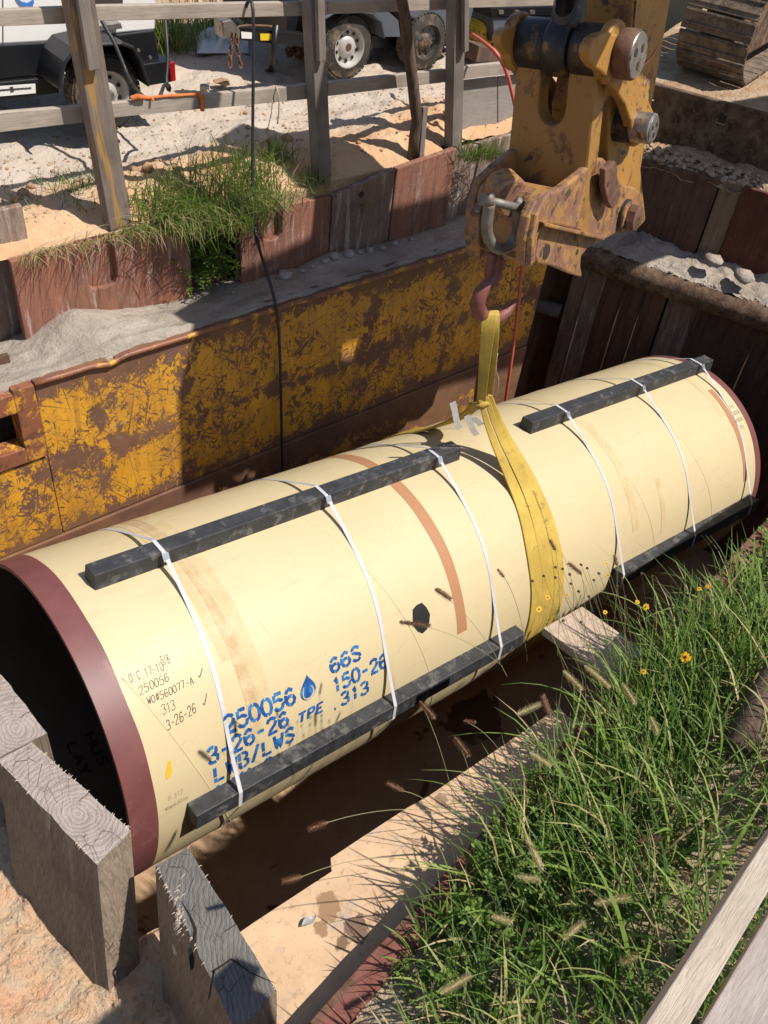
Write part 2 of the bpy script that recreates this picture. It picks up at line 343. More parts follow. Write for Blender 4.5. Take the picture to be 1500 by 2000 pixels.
# wavy paint edge
def wavy(s_edge, s_out, r):
    def fn(u, v):
        ph = 360 * u; e = s_edge + .008 * noise.noise(V(math.cos(R_(ph)) * 3, math.sin(R_(ph)) * 3, s_edge))
        return cyl(s_out + (e - s_out) * v, ph, r)
    return MB().grid(fn, 160, 3)
pe = wavy(.135, 0, PR + .0015); pe.lathe(PC, PA, [(0, PR - .02), (0, PR + .0015)], 128)
obj('painted_end', pe, m_maroon, pipe, True)
pe = wavy(PLEN - .075, PLEN, PR + .0015); pe.lathe(PC + PA * PLEN, PA, [(0, PR - .02), (0, PR + .0015)], 128)
obj('painted_end', pe, m_maroon, pipe, True)
obj('lining', shell(.0, PLEN, PR - .02, ns=10), m_inner, pipe, True)
# weld seams (helical)
for s0 in (-1.35, .16, 1.60, 2.92, 3.85, 4.62):
    pts = [cyl(s0 + (ph - 33) / 45 * .25, ph, PR - .004) for ph in range(-100, 140, 3) if .14 < s0 + (ph - 33) / 45 * .25 < PLEN - .08]
    if len(pts) > 3: obj('weld_seam', MB().tube(pts, .0068, 8), m_pipe, pipe, True)
def m_tape(name, c, a):
    t = NT(name); p = t.pos(); n = t.noise(t.pos((3, 3, 3)), 3.5, 7, .75); f = t.noise(p, 90, 3, .6)
    base = (.54, .44, .262)
    col = t.mix(t.step(n, a, a + .22), base, c); col = t.mix(t.math('MULTIPLY', t.step(f, .45, .65), .25), col, tuple(v * .85 for v in c))
    return t.done(col, .6, 0, f, .1, .002, .3)
m_tA = m_tape('tape_residue_tan', (.43, .295, .155), .34)
m_tB = m_tape('tape_residue_rust', (.37, .18, .09), .16)
m_tC = m_tape('tape_residue_faint', (.48, .36, .19), .36)
def band(s0, s1, p0, p1, mat, r=PR + .0012, wob=.006):
    def fn(u, v):
        ph = p0 + (p1 - p0) * u; w = wob * noise.noise(V(u * 9, s0 * 5 + v, 1))
        return cyl(s0 + (s1 - s0) * v + w, ph, r)
    obj('tape_band', MB().grid(fn, 60, 1), mat, pipe, True)
band(.665, .725, -60, 67, m_tA); band(.728, .80, -60, 60, m_tC); band(.615, .66, -60, 40, m_tC)
band(2.075, 2.155, -50, 69, m_tB); band(3.80, 3.875, -50, 64, m_tC); band(4.15, 4.20, 45, 72, m_tC); band(5.285, 5.345, 14, 67, m_tB); band(5.2, 5.26, -60, 30, m_tC)
def poly_on(name, pts, mat, r=PR + .002, lab=None):
    # pts in (s, arc) metres around centre; filled as rings
    cx = sum(p[0] for p in pts) / len(pts); cy = sum(p[1] for p in pts) / len(pts); mb = MB(); n = len(pts); vs = [cyl(cx, math.degrees(cy / PR), r)]
    K = 4
    for k in range(1, K + 1):
        for p in pts: vs.append(cyl(cx + (p[0] - cx) * k / K, math.degrees((cy + (p[1] - cy) * k / K) / PR), r))
    fs = [(0, 1 + i, 1 + (i + 1) % n) for i in range(n)]
    for k in range(K - 1): fs += [(1 + k * n + i, 1 + (k + 1) * n + i, 1 + (k + 1) * n + (i + 1) % n, 1 + k * n + (i + 1) % n) for i in range(n)]
    return obj(name, mb.add(vs, fs), mat, pipe)
def D2R(ph): return R_(ph) * PR
m_hole = m_plain('black_tar_patch', (.006, .006, .006), .7, 0, .3, 10, .3)
ce = D2R(55.5); pp = []
for k in range(11):
    a = 2 * math.pi * k / 11; rr = 1 + .35 * noise.noise(V(math.cos(a) * 2, math.sin(a) * 2, 4))
    pp.append((1.822 + .066 * rr * math.cos(a), ce + .086 * rr * math.sin(a)))
poly_on('black_patch', pp, m_hole)
m_spot = m_plain('orange_spray', (.85, .42, .02), .6, 0, .1, 6, .02)
poly_on('paint_spot', [(.224 + .014 * math.cos(a) * (1 + .3 * math.sin(3 * a)) + .012 * math.sin(a) * -1, D2R(63.8) + .045 * math.sin(a)) for a in (2 * math.pi * k / 14 for k in range(14))], m_spot)
# ---- lettering
G = {
'0': ([[(2, 6), (3.3, 5.5), (4, 4), (4, 2), (3.3, .5), (2, 0), (.7, .5), (0, 2), (0, 4), (.7, 5.5), (2, 6)]], [(0, 0.), (0, .5), (0, 1.)]),
'2': ([[(.1, 4.4), (.5, 5.5), (2, 6), (3.5, 5.5), (4, 4.4), (3.3, 3.1), (1, 1.3), (0, 0), (4, 0)]], [(0, .34), (0, .70)]),
'5': ([[(3.8, 6), (.5, 6), (.3, 3.5), (2, 3.9), (3.5, 3.3), (4, 2), (3.4, .6), (2, 0), (.6, .3), (0, 1.2)]], [(0, .2), (0, .62)]),
'6': ([[(3.6, 5.1), (2.2, 6), (.8, 5.2), (.1, 3.8), (0, 2), (.6, .6), (2, 0), (3.4, .6), (4, 1.9), (3.4, 3), (2, 3.4), (.6, 2.7), (.1, 1.9)]], [(0, .24), (0, .52), (0, .8)]),
'3': ([[(.2, 5), (1, 5.8), (2.2, 6), (3.6, 5.3), (3.7, 4.1), (2.8, 3.2), (1.5, 3.1), (2.8, 3.), (4, 2.2), (3.8, .8), (2.4, 0), (.9, .2), (0, 1.1)]], [(0, .2), (0, .78)]),
'1': ([[(1, 4.8), (2.2, 6), (2.2, 0)]], [(0, .6)]),
'7': ([[(0, 6), (4, 6), (1.6, 0)]], [(0, .5)]),
'8': ([[(2, 3.2), (.6, 4.2), (.7, 5.5), (2, 6), (3.3, 5.5), (3.4, 4.2), (2, 3.2), (.4, 2), (.4, .7), (2, 0), (3.6, .7), (3.6, 2), (2, 3.2)]], []),
'-': ([[(.5, 3), (3.4, 3)]], []), '/': ([[(.4, -.4), (3.4, 6.4)]], []), '.': ([[(1.5, .1), (2.2, .1)]], []), "'": ([[(2, 6.6), (1.8, 5.4)]], []),
'L': ([[(.2, 6), (.2, 0), (3.8, 0)]], [(0, .45)]), 'W': ([[(0, 6), (1, 0), (2, 4.4), (3, 0), (4, 6)]], [(0, .5)]),
'B': ([[(.2, 0), (.2, 6), (2.6, 6), (3.6, 5.2), (3.4, 3.8), (2.4, 3.2), (3.8, 2.4), (3.8, .8), (2.6, 0), (.2, 0)]], [(0, .15), (0, .36), (0, .93)]),
'S': ([[(3.8, 5), (2.8, 5.9), (1.3, 6), (.3, 5.1), (.5, 3.8), (2, 3.1), (3.6, 2.3), (3.8, 1), (2.6, 0), (1.1, .1), (0, 1.1)]], [(0, .33), (0, .7)]),
'A': ([[(0, 0), (2, 6), (4, 0)], [(.9, 2.2), (3.1, 2.2)]], [(0, .5)]), 'Y': ([[(0, 6), (2, 3), (4, 6)], [(2, 3), (2, 0)]], [(0, .5)]),
'M': ([[(0, 0), (0, 6), (2, 2), (4, 6), (4, 0)]], [(0, .5)]), 'O': ([[(2, 6), (.5, 5), (0, 3), (.5, 1), (2, 0), (3.5, 1), (4, 3), (3.5, 5), (2, 6)]], [(0, 0.), (0, .5), (0, 1.)]),
'C': ([[(3.7, 4.9), (2.2, 6), (.6, 5), (.1, 3), (.6, 1), (2.2, 0), (3.7, 1)]], []), '#': ([[(1.3, 0), (1.7, 6)], [(2.8, 0), (3.2, 6)], [(0, 2), (4.2, 2)], [(0, 4), (4.2, 4)]], []),
'T': ([[(0, 6), (4.4, 6)], [(2.2, 5.2), (1.8, 0)]], []), 'P': ([[(.2, 0), (.6, 6), (3.4, 6), (4, 4.6), (3.2, 3), (.4, 3)]], [(0, .42)]),
'E': ([[(4, 6), (.6, 6), (.2, 0), (3.8, 0)], [(.8, 3), (3, 3)]], [(0, .3)]), 'H': ([[(0, 0), (0, 6)], [(4, 0), (4, 6)], [(0, 3), (4, 3)]], []), 'U': ([[(0, 6), (0, 1), (2, 0), (4, 1), (4, 6)]], []),
'v': ([[(.5, 2.2), (1.4, .4), (4.4, 6)]], []), ' ': ([], [])}
def cutgaps(pl, fr, gap):
    L = [0]
    for a, b in zip(pl, pl[1:]): L.append(L[-1] + math.dist(a, b))
    T = L[-1]
    def at(d):
        for i in range(len(pl) - 1):
            if d <= L[i + 1] + 1e-9:
                q = (d - L[i]) / max(L[i + 1] - L[i], 1e-9); return (pl[i][0] + (pl[i + 1][0] - pl[i][0]) * q, pl[i][1] + (pl[i + 1][1] - pl[i][1]) * q)
        return pl[-1]
    cuts = sorted((max(0, f * T - gap / 2), min(T, f * T + gap / 2)) for f in fr); out = []; s = 0
    for a, b in cuts + [(T, T)]:
        if a - s > .2:
            out.append([at(s)] + [pl[i] for i in range(len(pl)) if s < L[i] < a] + [at(a)])
        s = b
    return out
def stroke(mb, pl, w, mp):
    # densify then offset both sides
    q = [pl[0]]
    for a, b in zip(pl, pl[1:]):
        n = max(1, int(math.dist(a, b) / 1.2)); q += [(a[0] + (b[0] - a[0]) * k / n, a[1] + (b[1] - a[1]) * k / n) for k in range(1, n + 1)]
    vs = []; m = len(q)
    for i, p in enumerate(q):
        a = q[max(i - 1, 0)]; b = q[min(i + 1, m - 1)]; dx, dy = b[0] - a[0], b[1] - a[1]; l = math.hypot(dx, dy) or 1
        nx, ny = -dy / l * w / 2, dx / l * w / 2
        vs += [mp(p[0] + nx, p[1] + ny), mp(p[0] - nx, p[1] - ny)]
    mb.add(vs, [(2 * i, 2 * i + 1, 2 * i + 3, 2 * i + 2) for i in range(m - 1)])
def text(name, s, s0, ph0, s1, ph1, h, w, mat, stencil=False, r=PR + .003, parent=None, jit=0, sign=1):
    """baseline from (s0,ph0) to (s1,ph1) degrees, h = letter height in metres of arc"""
    mb = MB(); n = len(s); adv = (s1 - s0) / n; y0, y1 = D2R(ph0), D2R(ph1)
    for i, ch in enumerate(s):
        pls, gp = G[ch]; gw = adv * .74 / 4; jx, jy = random.uniform(-jit, jit), random.uniform(-jit, jit)
        for k, pl in enumerate(pls):
            segs = cutgaps(pl, [f for (g, f) in gp if g == k], .5) if stencil else [pl]
            for sg in segs:
                def mp(x, y, i=i):
                    ss = s0 + adv * (i + .1) + x * gw + jx + (y * h / 6 * .12 if not stencil else 0); base = y0 + (y1 - y0) * (ss - s0) / (s1 - s0)
                    return cyl(ss, math.degrees((base - (y / 6 * h + jy)) / PR), r)
                stroke(mb, sg, w, mp)
    return obj(name, mb, mat, parent or pipe)
m_blue = NT('blue_stencil_paint'); _q = m_blue.pos()
m_blue = m_blue.done(m_blue.mix(m_blue.step(m_blue.noise(_q, 26, 4, .6), .45, .62), (.004, .06, .22), (.03, .17, .42)), .6)
m_ink = m_plain('marker_ink', (.05, .04, .035), .6, 0, .5, 40, 0)
m_inkf = m_plain('faded_ink', (.28, .21, .12), .6, 0, .4, 40, 0)
m_inkd = m_plain('dark_lettering', (.0015, .0015, .0015), .8, 0, .3, 40, 0)
W = 1.35
text('stencil_text', '250056', .53, 61.6, .945, 63.0, .086, W, m_blue, True)
text('stencil_text', '3-26-26', .415, 69.0, .885, 69.6, .083, W, m_blue, True)
text('stencil_text', 'LWB/LWS', .435, 76.6, .915, 76.6, .083, W, m_blue, True)
text('stencil_text', 'LAY O', .445, 84.0, .78, 84.0, .083, W, m_blue, True)
text('stencil_text', '66S', 1.17, 59.3, 1.385, 59.0, .075, W, m_blue, True)
text('stencil_text', '150-26', 1.165, 66.6, 1.545, 66.8, .078, W, m_blue, True)
text('stencil_text', '.313', 1.14, 73.0, 1.405, 73.4, .075, W, m_blue, True)
text('stencil_text', 'TPE', .93, 71.2, 1.10, 71.0, .052, 1.5, m_blue)
def drop(k, cx=1.018, cy=D2R(60.3)):
    pts = []
    for i in range(25):
        a = 2 * math.pi * i / 24
        if i == 24: break
        x = math.sin(a) * (.5 if math.cos(a) < 0 else .5 * (1 - math.cos(a) ** 1.6)); y = -math.cos(a) if math.cos(a) > 0 else -math.cos(a) * .62
        pts.append((cx + x * .098 * k + y * -.01, cy + (y + .1) * .083 * k))
    return pts
poly_on('drop_logo', drop(1), m_blue)
mb = MB()
def arc(mb, a0, a1, rx, ry, w, cx=1.016, cy=D2R(61.6), r=PR + .0035):
    n = 14; vs = []
    for i in range(n + 1):
        a = R_(a0 + (a1 - a0) * i / n); ww = w * math.sin(math.pi * (i + .6) / (n + 1.2))
        for q in (0, ww): vs.append(cyl(cx + (rx - q) * math.cos(a), math.degrees((cy - (ry - q) * math.sin(a)) / PR), r))
    mb.add(vs, [(2 * i, 2 * i + 1, 2 * i + 3, 2 * i + 2) for i in range(n)])
arc(mb, -170, 60, .037, .037, .009); arc(mb, 130, 215, .034, .05, .006)
obj('logo_highlight', mb, m_pipe, pipe)
hi = dict(jit=.002)
text('handwriting', 'O.C.17-10', .18, 34.5, .345, 34.9, .040, .42, m_ink, **hi); text('handwriting', '5/8', .345, 33.4, .385, 33.6, .042, .5, m_ink, **hi)
text('handwriting', '250056', .20, 38.9, .35, 38.5, .038, .42, m_ink, **hi)
text('handwriting', 'WO#560077-A', .215, 42.5, .455, 42.3, .034, .5, m_ink, **hi); text('handwriting', 'v', .475, 41.5, .515, 41.3, .035, .5, m_ink)
text('handwriting', '313', .262, 47.2, .335, 46.9, .045, .35, m_ink, **hi)
text('handwriting', '3-26-26', .262, 52.0, .42, 50.7, .045, .5, m_ink, **hi); text('handwriting', 'v', .452, 50.2, .492, 49.2, .038, .55, m_ink)
text('handwriting', '0.313', .195, 74.3, .268, 74.3, .026, .4, m_inkf, **hi); text('handwriting', 'WO#560077A', .172, 77.6, .293, 77.4, .02, .5, m_inkf, **hi)
for k, (tx, a, b) in enumerate((('31-6', 5.36, 28), ('250056', 5.355, 32), ('W#560077', 5.345, 36), ('313', 5.37, 40))):
    text('handwriting', tx, a, b, a + .018 * len(tx), b, .028, .6, m_inkf, **hi)
def inner_text(tx, s0, ph0):
    mb = MB()
    for i, ch in enumerate(tx):
        for k, pl in enumerate(G[ch][0]):
            for sg in cutgaps(pl, [f for (g, f) in G[ch][1] if g == k], .5): stroke(mb, sg, 1.2, lambda x, y: cyl(s0 + y * .0095, ph0 - i * 5.2 - x * .95, PR - .0225))
    obj('interior_lettering', mb, m_inkd, pipe)
inner_text('LAY', .238, 205.5); inner_text('HUS', .352, 206)
# ---- skid bars and straps
m_bar = m_plain('black_rubber_skid', (.04, .041, .045), .6, 0, .5, 16, .4, (.11, .105, .10), .53)
BW = .088
def bar(s0, s1, phi, lab):
    a = R_(phi); rad = PU * math.cos(a) + PN * math.sin(a); tan = PN * math.cos(a) - PU * math.sin(a); mb = MB(); c0 = PC + PA * s0 + rad * (PR - .004)
    prof = [(-.056, 0), (-.047, BW), (.047, BW), (.056, 0)]
    mb.ext([c0 + tan * x + rad * y for x, y in prof], PA * (s1 - s0))
    return tag(obj('skid_bar', mb, m_bar, bevel=.005), lab, 'skid bar', 'black skid bars strapped along the pipe')
bar(.24, 2.655, -1.5, 'long black skid bar along the top of the pipe nearest the open end')
bar(3.33, 5.585, -1.5, 'black skid bar on top of the far half of the pipe beyond the sling')
bar(.285, 2.60, 83, 'long black skid bar on the lower side of the pipe under the blue stencils')
bar(3.60, 5.45, 81, 'black skid bar on the lower far side of the pipe behind the weeds')
m_strap = m_plain('white_strap', (.55, .54, .56), .4, 0, .25, 5, .1)
m_buckle = m_plain('strap_seal', (.55, .56, .58), .3, .6, .2, 20, .05)
def hull(pts):
    pts = sorted(set(pts)); 
    def half(ps):
        h = []
        for p in ps:
            while len(h) > 1 and (h[-1][0] - h[-2][0]) * (p[1] - h[-2][1]) - (h[-1][1] - h[-2][1]) * (p[0] - h[-2][0]) <= 0: h.pop()
            h.append(p)
        return h[:-1]
    return half(pts) + half(pts[::-1])
def strap(s, skew, lab, ph_low=83):
    pts = [((PR + .002) * math.sin(R_(a)), (PR + .002) * math.cos(R_(a))) for a in range(0, 360, 3)]
    for ph in (-1.5, ph_low):
        a = R_(ph); rd = (math.sin(a), math.cos(a)); tn = (math.cos(a), -math.sin(a))
        for x in (-.049, .049): pts.append((rd[0] * (PR + BW) + tn[0] * x, rd[1] * (PR + BW) + tn[1] * x))
    h = hull([(round(x, 5), round(y, 5)) for x, y in pts]); h.append(h[0]); q = []
    for a, b in zip(h, h[1:]):
        n = max(1, int(math.dist(a, b) / .04)); q += [(a[0] + (b[0] - a[0]) * k / n, a[1] + (b[1] - a[1]) * k / n) for k in range(n)]
    q.append(q[0]); P = []
    for (x, y) in q:
        ph = math.degrees(math.atan2(x, y)); ss = s + skew * math.cos(R_(ph * 2.1)) 
        P.append(PC + PA * ss + PN * x + PU * y)
    root = thing('band_strap', PC + PA * s - PU * PR, lab, 'strap', 'white straps banded round the pipe')
    obj('strap_loop', MB().ribbon(P, PA * .021, .0016), m_strap, root)
    c = PC + PA * (s + skew * .9) + PU * (PR + BW + .003) + PN * .055
    obj('seal', MB().box(c - PU * .012, PA * .017, (PN * .6 - PU * .8) * .022, (PU * .6 + PN * .8) * .003), m_buckle, root)
for s, lab in ((.56, 'white strap nearest the maroon open end of the pipe'), (1.555, 'white strap crossing the pipe right of the blue drop logo'), (2.41, 'white strap just left of the yellow lifting sling'),
               (3.64, 'first white strap beyond the yellow sling'), (4.53, 'white strap midway along the far half of the pipe'), (5.35, 'white strap closest to the far end of the pipe')):
    strap(s, .035, lab, 83 if s < 3 else 81)
# ------------------------------------------------------------------ GROUND
def yedge(x): return .66 + (min(x, 3.9) - .61) * .148
def m_far():
    t = NT('site_dirt'); p = t.pos(); x, y, z = t.sep(p)
    w = t.math('ADD', y, t.math('MULTIPLY', t.noise(p, 1.3, 5, .6), 1.6))
    col = t.mix(t.step(t.noise(p, 3, 6, .65), .4, .62), (.56, .33, .18), (.60, .41, .25))
    pale = t.mix(t.step(t.noise(p, 1.5, 6, .6), .35, .65), (.53, .45, .375), (.49, .39, .305))
    red = t.mix(t.step(t.noise(p, 4, 6, .6), .4, .6), (.47, .27, .16), (.55, .42, .31))
    col = t.mix(t.step(w, 5.75, 6.1), col, pale); col = t.mix(t.step(w, 7.6, 8.3), col, red)
    col = t.mix(t.math('MULTIPLY', t.step(t.noise(p, 22, 6, .65), .6, .72), .35), col, (.36, .24, .16))
    h = t.math('ADD', t.noise(p, 7, 10, .7), t.math('MULTIPLY', t.vor(p, 26), .12))
    return t.done(col, .95, 0, h, .9, .05, .1)
def hfar(x, y):
    h = .05 * fbm((x, y, 0), .9) + .022 * fbm((x, y, 3), 5, 3) + .012 * abs(noise.noise(V(x * 16, y * 16, 1)))
    h += .07 * math.exp(-((y - 4.95) / .3) ** 2) * (.5 + noise.noise(V(x * 1.4, 2, 0))); w = math.exp(-((y - 4.95) / .55) ** 2); h += w * (.035 * abs(noise.noise(V(x * 7, y * 7, 5))) + .03 * abs(noise.noise(V(x * 13, y * 13, 8))))
    f = min(1, max(0, (y - 4.55) / .25)); return -.07 * (1 - f) + h * (.35 + .65 * f) - .02
def spread(a, b, n, lo, hi, k):
    xs = [a + (b - a) * i / n for i in range(n + 1)]; step = (b - a) / n; v = b
    while v < hi: step *= k; v += step; xs.append(v)
    step = (b - a) / n; v = a
    while v > lo: step *= k; v -= step; xs.insert(0, v)
    return xs
def hgrid(name, xs, ys, h, mat, keep=None):
    mb = MB(); nx = len(xs); mb.v = [V(x, y, h(x, y)) for y in ys for x in xs]
    mb.f = [(j * nx + i, j * nx + i + 1, (j + 1) * nx + i + 1, (j + 1) * nx + i) for j in range(len(ys) - 1) for i in range(nx - 1) if keep is None or keep((xs[i] + xs[i + 1]) / 2, (ys[j] + ys[j + 1]) / 2)]
    return struct(obj(name, mb, mat, smooth=True, normals=False))
xs = spread(.8, 8.5, 230, -400, 400, 1.12); ys = [y for y in spread(4.56, 8.5, 130, 4.5, 700, 1.1) if y >= 4.555]
P0 = V(6.36, 4.3, 0); EE = V(.332, -.9433, 0); EN = V(-.9433, -.332, 0)
def offw(x, y): return -(V(x, y, 0) - P0).dot(EN)
hgrid('ground', xs, ys, lambda x, y: hfar(x, y) * (1 if y < 9 else .6), m_far(), lambda x, y: y > (4.56 if x < 4.66 else 4.65) and not offw(x, y) > .95)
mb = MB()
for xa, xb, yy in ((1.0, 1.45, 4.72), (1.45, 2.5, 4.552), (2.5, 2.86, 4.69), (2.86, 4.66, 4.552), (4.66, 6.4, 4.72)): mb.ext([(xa, yy, -.08), (xb, yy, -.06), (xb, yy, -.8), (xa, yy, -.8)], (0, .02, 0))
struct(obj('soil_face', mb, m_clay))
# raised dirt the machine stands on, behind the end wall
def hright(x, y): return .05 + .03 * fbm((x, y, 5), 2) + .015 * fbm((x, y, 9), 9, 3)
mb = MB().grid(lambda u, v: (lambda p: V(p.x, p.y, hright(p.x, p.y)))(P0 - EN * (.93 + (u ** 2.2) * 60) + EE * (-.6 + v * 8)), 90, 120)
struct(obj('ground', mb, m_clay, smooth=True))
# near bank under the grass
def hnear(x, y):
    d = max(0, yedge(x) - .1 - y); return -.53 + .42 * min(d, 1.6) + .03 * fbm((x, y, 2), 3) + .012 * fbm((x, y, 4), 14, 3)
hgrid('ground', spread(.45, 6, 150, -60, 60, 1.3), [y for y in spread(-1, 1.6, 80, -60, 1.6, 1.3)], hnear, m_bank, lambda x, y: y < yedge(x) - .07 and (x > .5 or y < -.6))
# left bank of clay behind the end timbers
def hleft(x, y): return -1.1 + .04 * fbm((x, y, 7), 2.2) + .034 * fbm((x, y, 1), 8, 5) + .022 * abs(noise.noise(V(x * 22, y * 22, 0))) - (.14 * max(0, (x - .2)) if y > 1.4 else 0)
xs = spread(-.6, .75, 110, -40, .75, 1.25); ys = [y for y in spread(.75, 3.2, 190, -.5, 4.5, 1.15)]
m_left = m_earth('cracked_pink_clay', (.66, .44, .27), (.70, .41, .25), (.64, .49, .34), 3.0, 1., .05)
hgrid('dirt_bank', xs, ys, hleft, m_left, lambda x, y: x < (.31 if y > 1.42 else .70))
mb = MB().ext([(.31, 1.4, -1.16), (.31, 4.6, -1.16), (.31, 4.6, -4.3), (.31, 1.4, -4.3)], (-.05, 0, 0)); mb.ext([(.70, .6, -1.16), (.70, 1.4, -1.16), (.70, 1.4, -4.3), (.70, .6, -4.3)], (-.05, 0, 0)).ext([(.31, 1.42, -1.16), (.7, 1.42, -1.16), (.7, 1.42, -4.3), (.31, 1.42, -4.3)], (0, -.04, 0))
struct(obj('clay_face', mb, m_clay))
mb = MB().grid(lambda u, v: V(-.5 + 8.5 * u, -.2 + 5.4 * v, -3.7 + .03 * fbm((u * 8, v * 5, 0), 1.2) + .008 * fbm((u * 8, v * 5, 2), 9, 3)), 170, 110)
struct(obj('pit_floor', mb, m_floor, smooth=True))
# ------------------------------------------------------------------ TRENCH BOX (far side panel, near side panel)
box_ = thing('trench_box', V(3, 4.1, -3.2), 'steel trench box with scratched yellow paint along the far side of the pit', 'trench box')
mb = MB(); YF = 4.05
topz = lambda x: -.515 + .006 * noise.noise(V(x * 3, 0, 0))
pts = [(x, topz(x)) for x in [1.28 + k * .1 for k in range(5)]] + [(1.70, -.52), (1.725, -.575), (1.75, -.52)] + [(1.8 + k * .2, topz(1.8 + k * .2)) for k in range(19)] + [(5.44, -.5)]
poly = [V(x, YF, z) for x, z in pts] + [V(5.40, YF, -1.62), V(1.28, YF, -1.62)]
mb.ext(poly, (0, .1, 0)); obj('panel_sheet', mb, m_panel, box_, bevel=.006)
mb = MB().ext([V(-.3, YF - .012, -1.63), V(5.40, YF - .012, -1.63), V(5.36, YF - .012, -3.3), V(-.3, YF - .012, -3.3)], (0, .1, 0)); obj('panel_sheet', mb, m_panel, box_, bevel=.006)
mb = MB().ext([V(-.3, YF, -1.02), V(1.277, YF, -1.02), V(1.277, YF, -1.625), V(-.3, YF, -1.625)], (0, .1, 0)); obj('panel_sheet', mb, m_panel, box_, bevel=.006)
m_rimp = m_cat('rim_paint', (.60, .30, .03), (.22, .08, .04), (.12, .05, .035), .42, .55, 8)
pts = []
for k in range(3): pts.append([])
for x in [1.28 + k * .105 for k in range(40)]:
    dz = -.05 * math.exp(-((x - 1.725) / .03) ** 2); pts[0].append(V(x, YF - .012, topz(x) + dz - .004))
obj('rim', MB().tube(pts[0], .016, 8), m_rimp, box_, True)
pk = MB()
for (x0, x1, z0, z1) in ((1.16, 1.275, -1.0, -.52), (-.3, 1.16, -.66, -.54), (-.3, 1.16, -1.0, -.9)):
    pk.bx(x0, x1, YF - .02, YF + .1, z0, z1)
obj('pocket_frame', pk, m_rimp, box_, bevel=.006)
obj('pocket_back', MB().bx(-.3, 1.27, YF + .28, YF + .31, -1.1, -.5), m_sheetd, box_)
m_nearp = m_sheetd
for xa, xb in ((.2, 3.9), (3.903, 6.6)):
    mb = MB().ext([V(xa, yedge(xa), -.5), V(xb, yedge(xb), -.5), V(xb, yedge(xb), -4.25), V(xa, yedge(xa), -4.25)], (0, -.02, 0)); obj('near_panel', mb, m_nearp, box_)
mb = MB()
pts = [V(.2 + k * .1, yedge(.2 + k * .1) - .04 + .004 * noise.noise(V(k * .7, 3, 0)), -.515 + .006 * noise.noise(V(k * .5, 0, 0))) for k in range(61)]
mb.ribbon(pts, V(-.012, .085, .0), .03); obj('near_rim', mb, m_edge, box_, bevel=.006)
# sand on ledge
def hsand(x, y):
    z = -.59 + .09 * (4.55 - y) / .47 + .012 * fbm((x, y, 0), 8, 4) + .01 * fbm((x, y, 2), 2)
    z += .13 * math.exp(-((x - 1.68) / .22) ** 2 - ((y - 4.42) / .2) ** 2) + .05 * math.exp(-((x - 1.95) / .35) ** 2) 
    return z + .05 * math.exp(-((x - 3.55) / .2) ** 2 - ((y - 4.45) / .1) ** 2)
xs = [.3 + k * .026 for k in range(205)]; ys = [4.078] + [4.082 + k * .0213 for k in range(27)]
mb = MB(); nx = len(xs); mb.v = [V(x, y + (.03 * noise.noise(V(x * 6, 0, 0)) + .012 * noise.noise(V(x * 25, 0, 0)) if y < 4.09 else 0), hsand(x, y) - (.12 if y < 4.08 else 0)) for y in ys for x in xs]; mb.f = [(j * nx + i, j * nx + i + 1, (j + 1) * nx + i + 1, (j + 1) * nx + i) for j in range(len(ys) - 1) for i in range(nx - 1)]
struct(obj('sand_ledge', mb, m_sand, smooth=True, normals=False))
# loose stones
def rocks(lst, mat, lab, grp, cat='stone'):
    for i, (c, r, l) in enumerate(lst):
        o = obj('stone', MB().rock(c, r, i + len(lab)), mat, smooth=True); tag(o, l or lab, cat, grp)
m_rock = m_plain('grey_stone', (.40, .35, .30), .9, 0, .3, 20, .8, (.28, .21, .16), .55)
m_rocko = m_plain('orange_clay_lump', (.44, .26, .14), .95, 0, .35, 20, .8, (.3, .16, .09), .5)
def on_sand(px, py): p = Yp(px, py, 4.4); p.z = hsand(p.x, 4.4); return p
L = []
for i, (px, py, r) in enumerate(((652, 526, .035), (678, 524, .042), (632, 538, .022), (556, 553, .05), (590, 556, .018), (700, 528, .02), (720, 515, .03), (745, 508, .022), (770, 500, .028), (610, 545, .016), (640, 520, .018), (800, 497, .02), (455, 582, .015))):
    p = on_sand(px, py); L.append((p + V(0, 0, r * .3), r, None))
rocks(L, m_rock, 'small grey stone lying on the sand ledge below the rusty sheets', 'stones on the sand ledge')
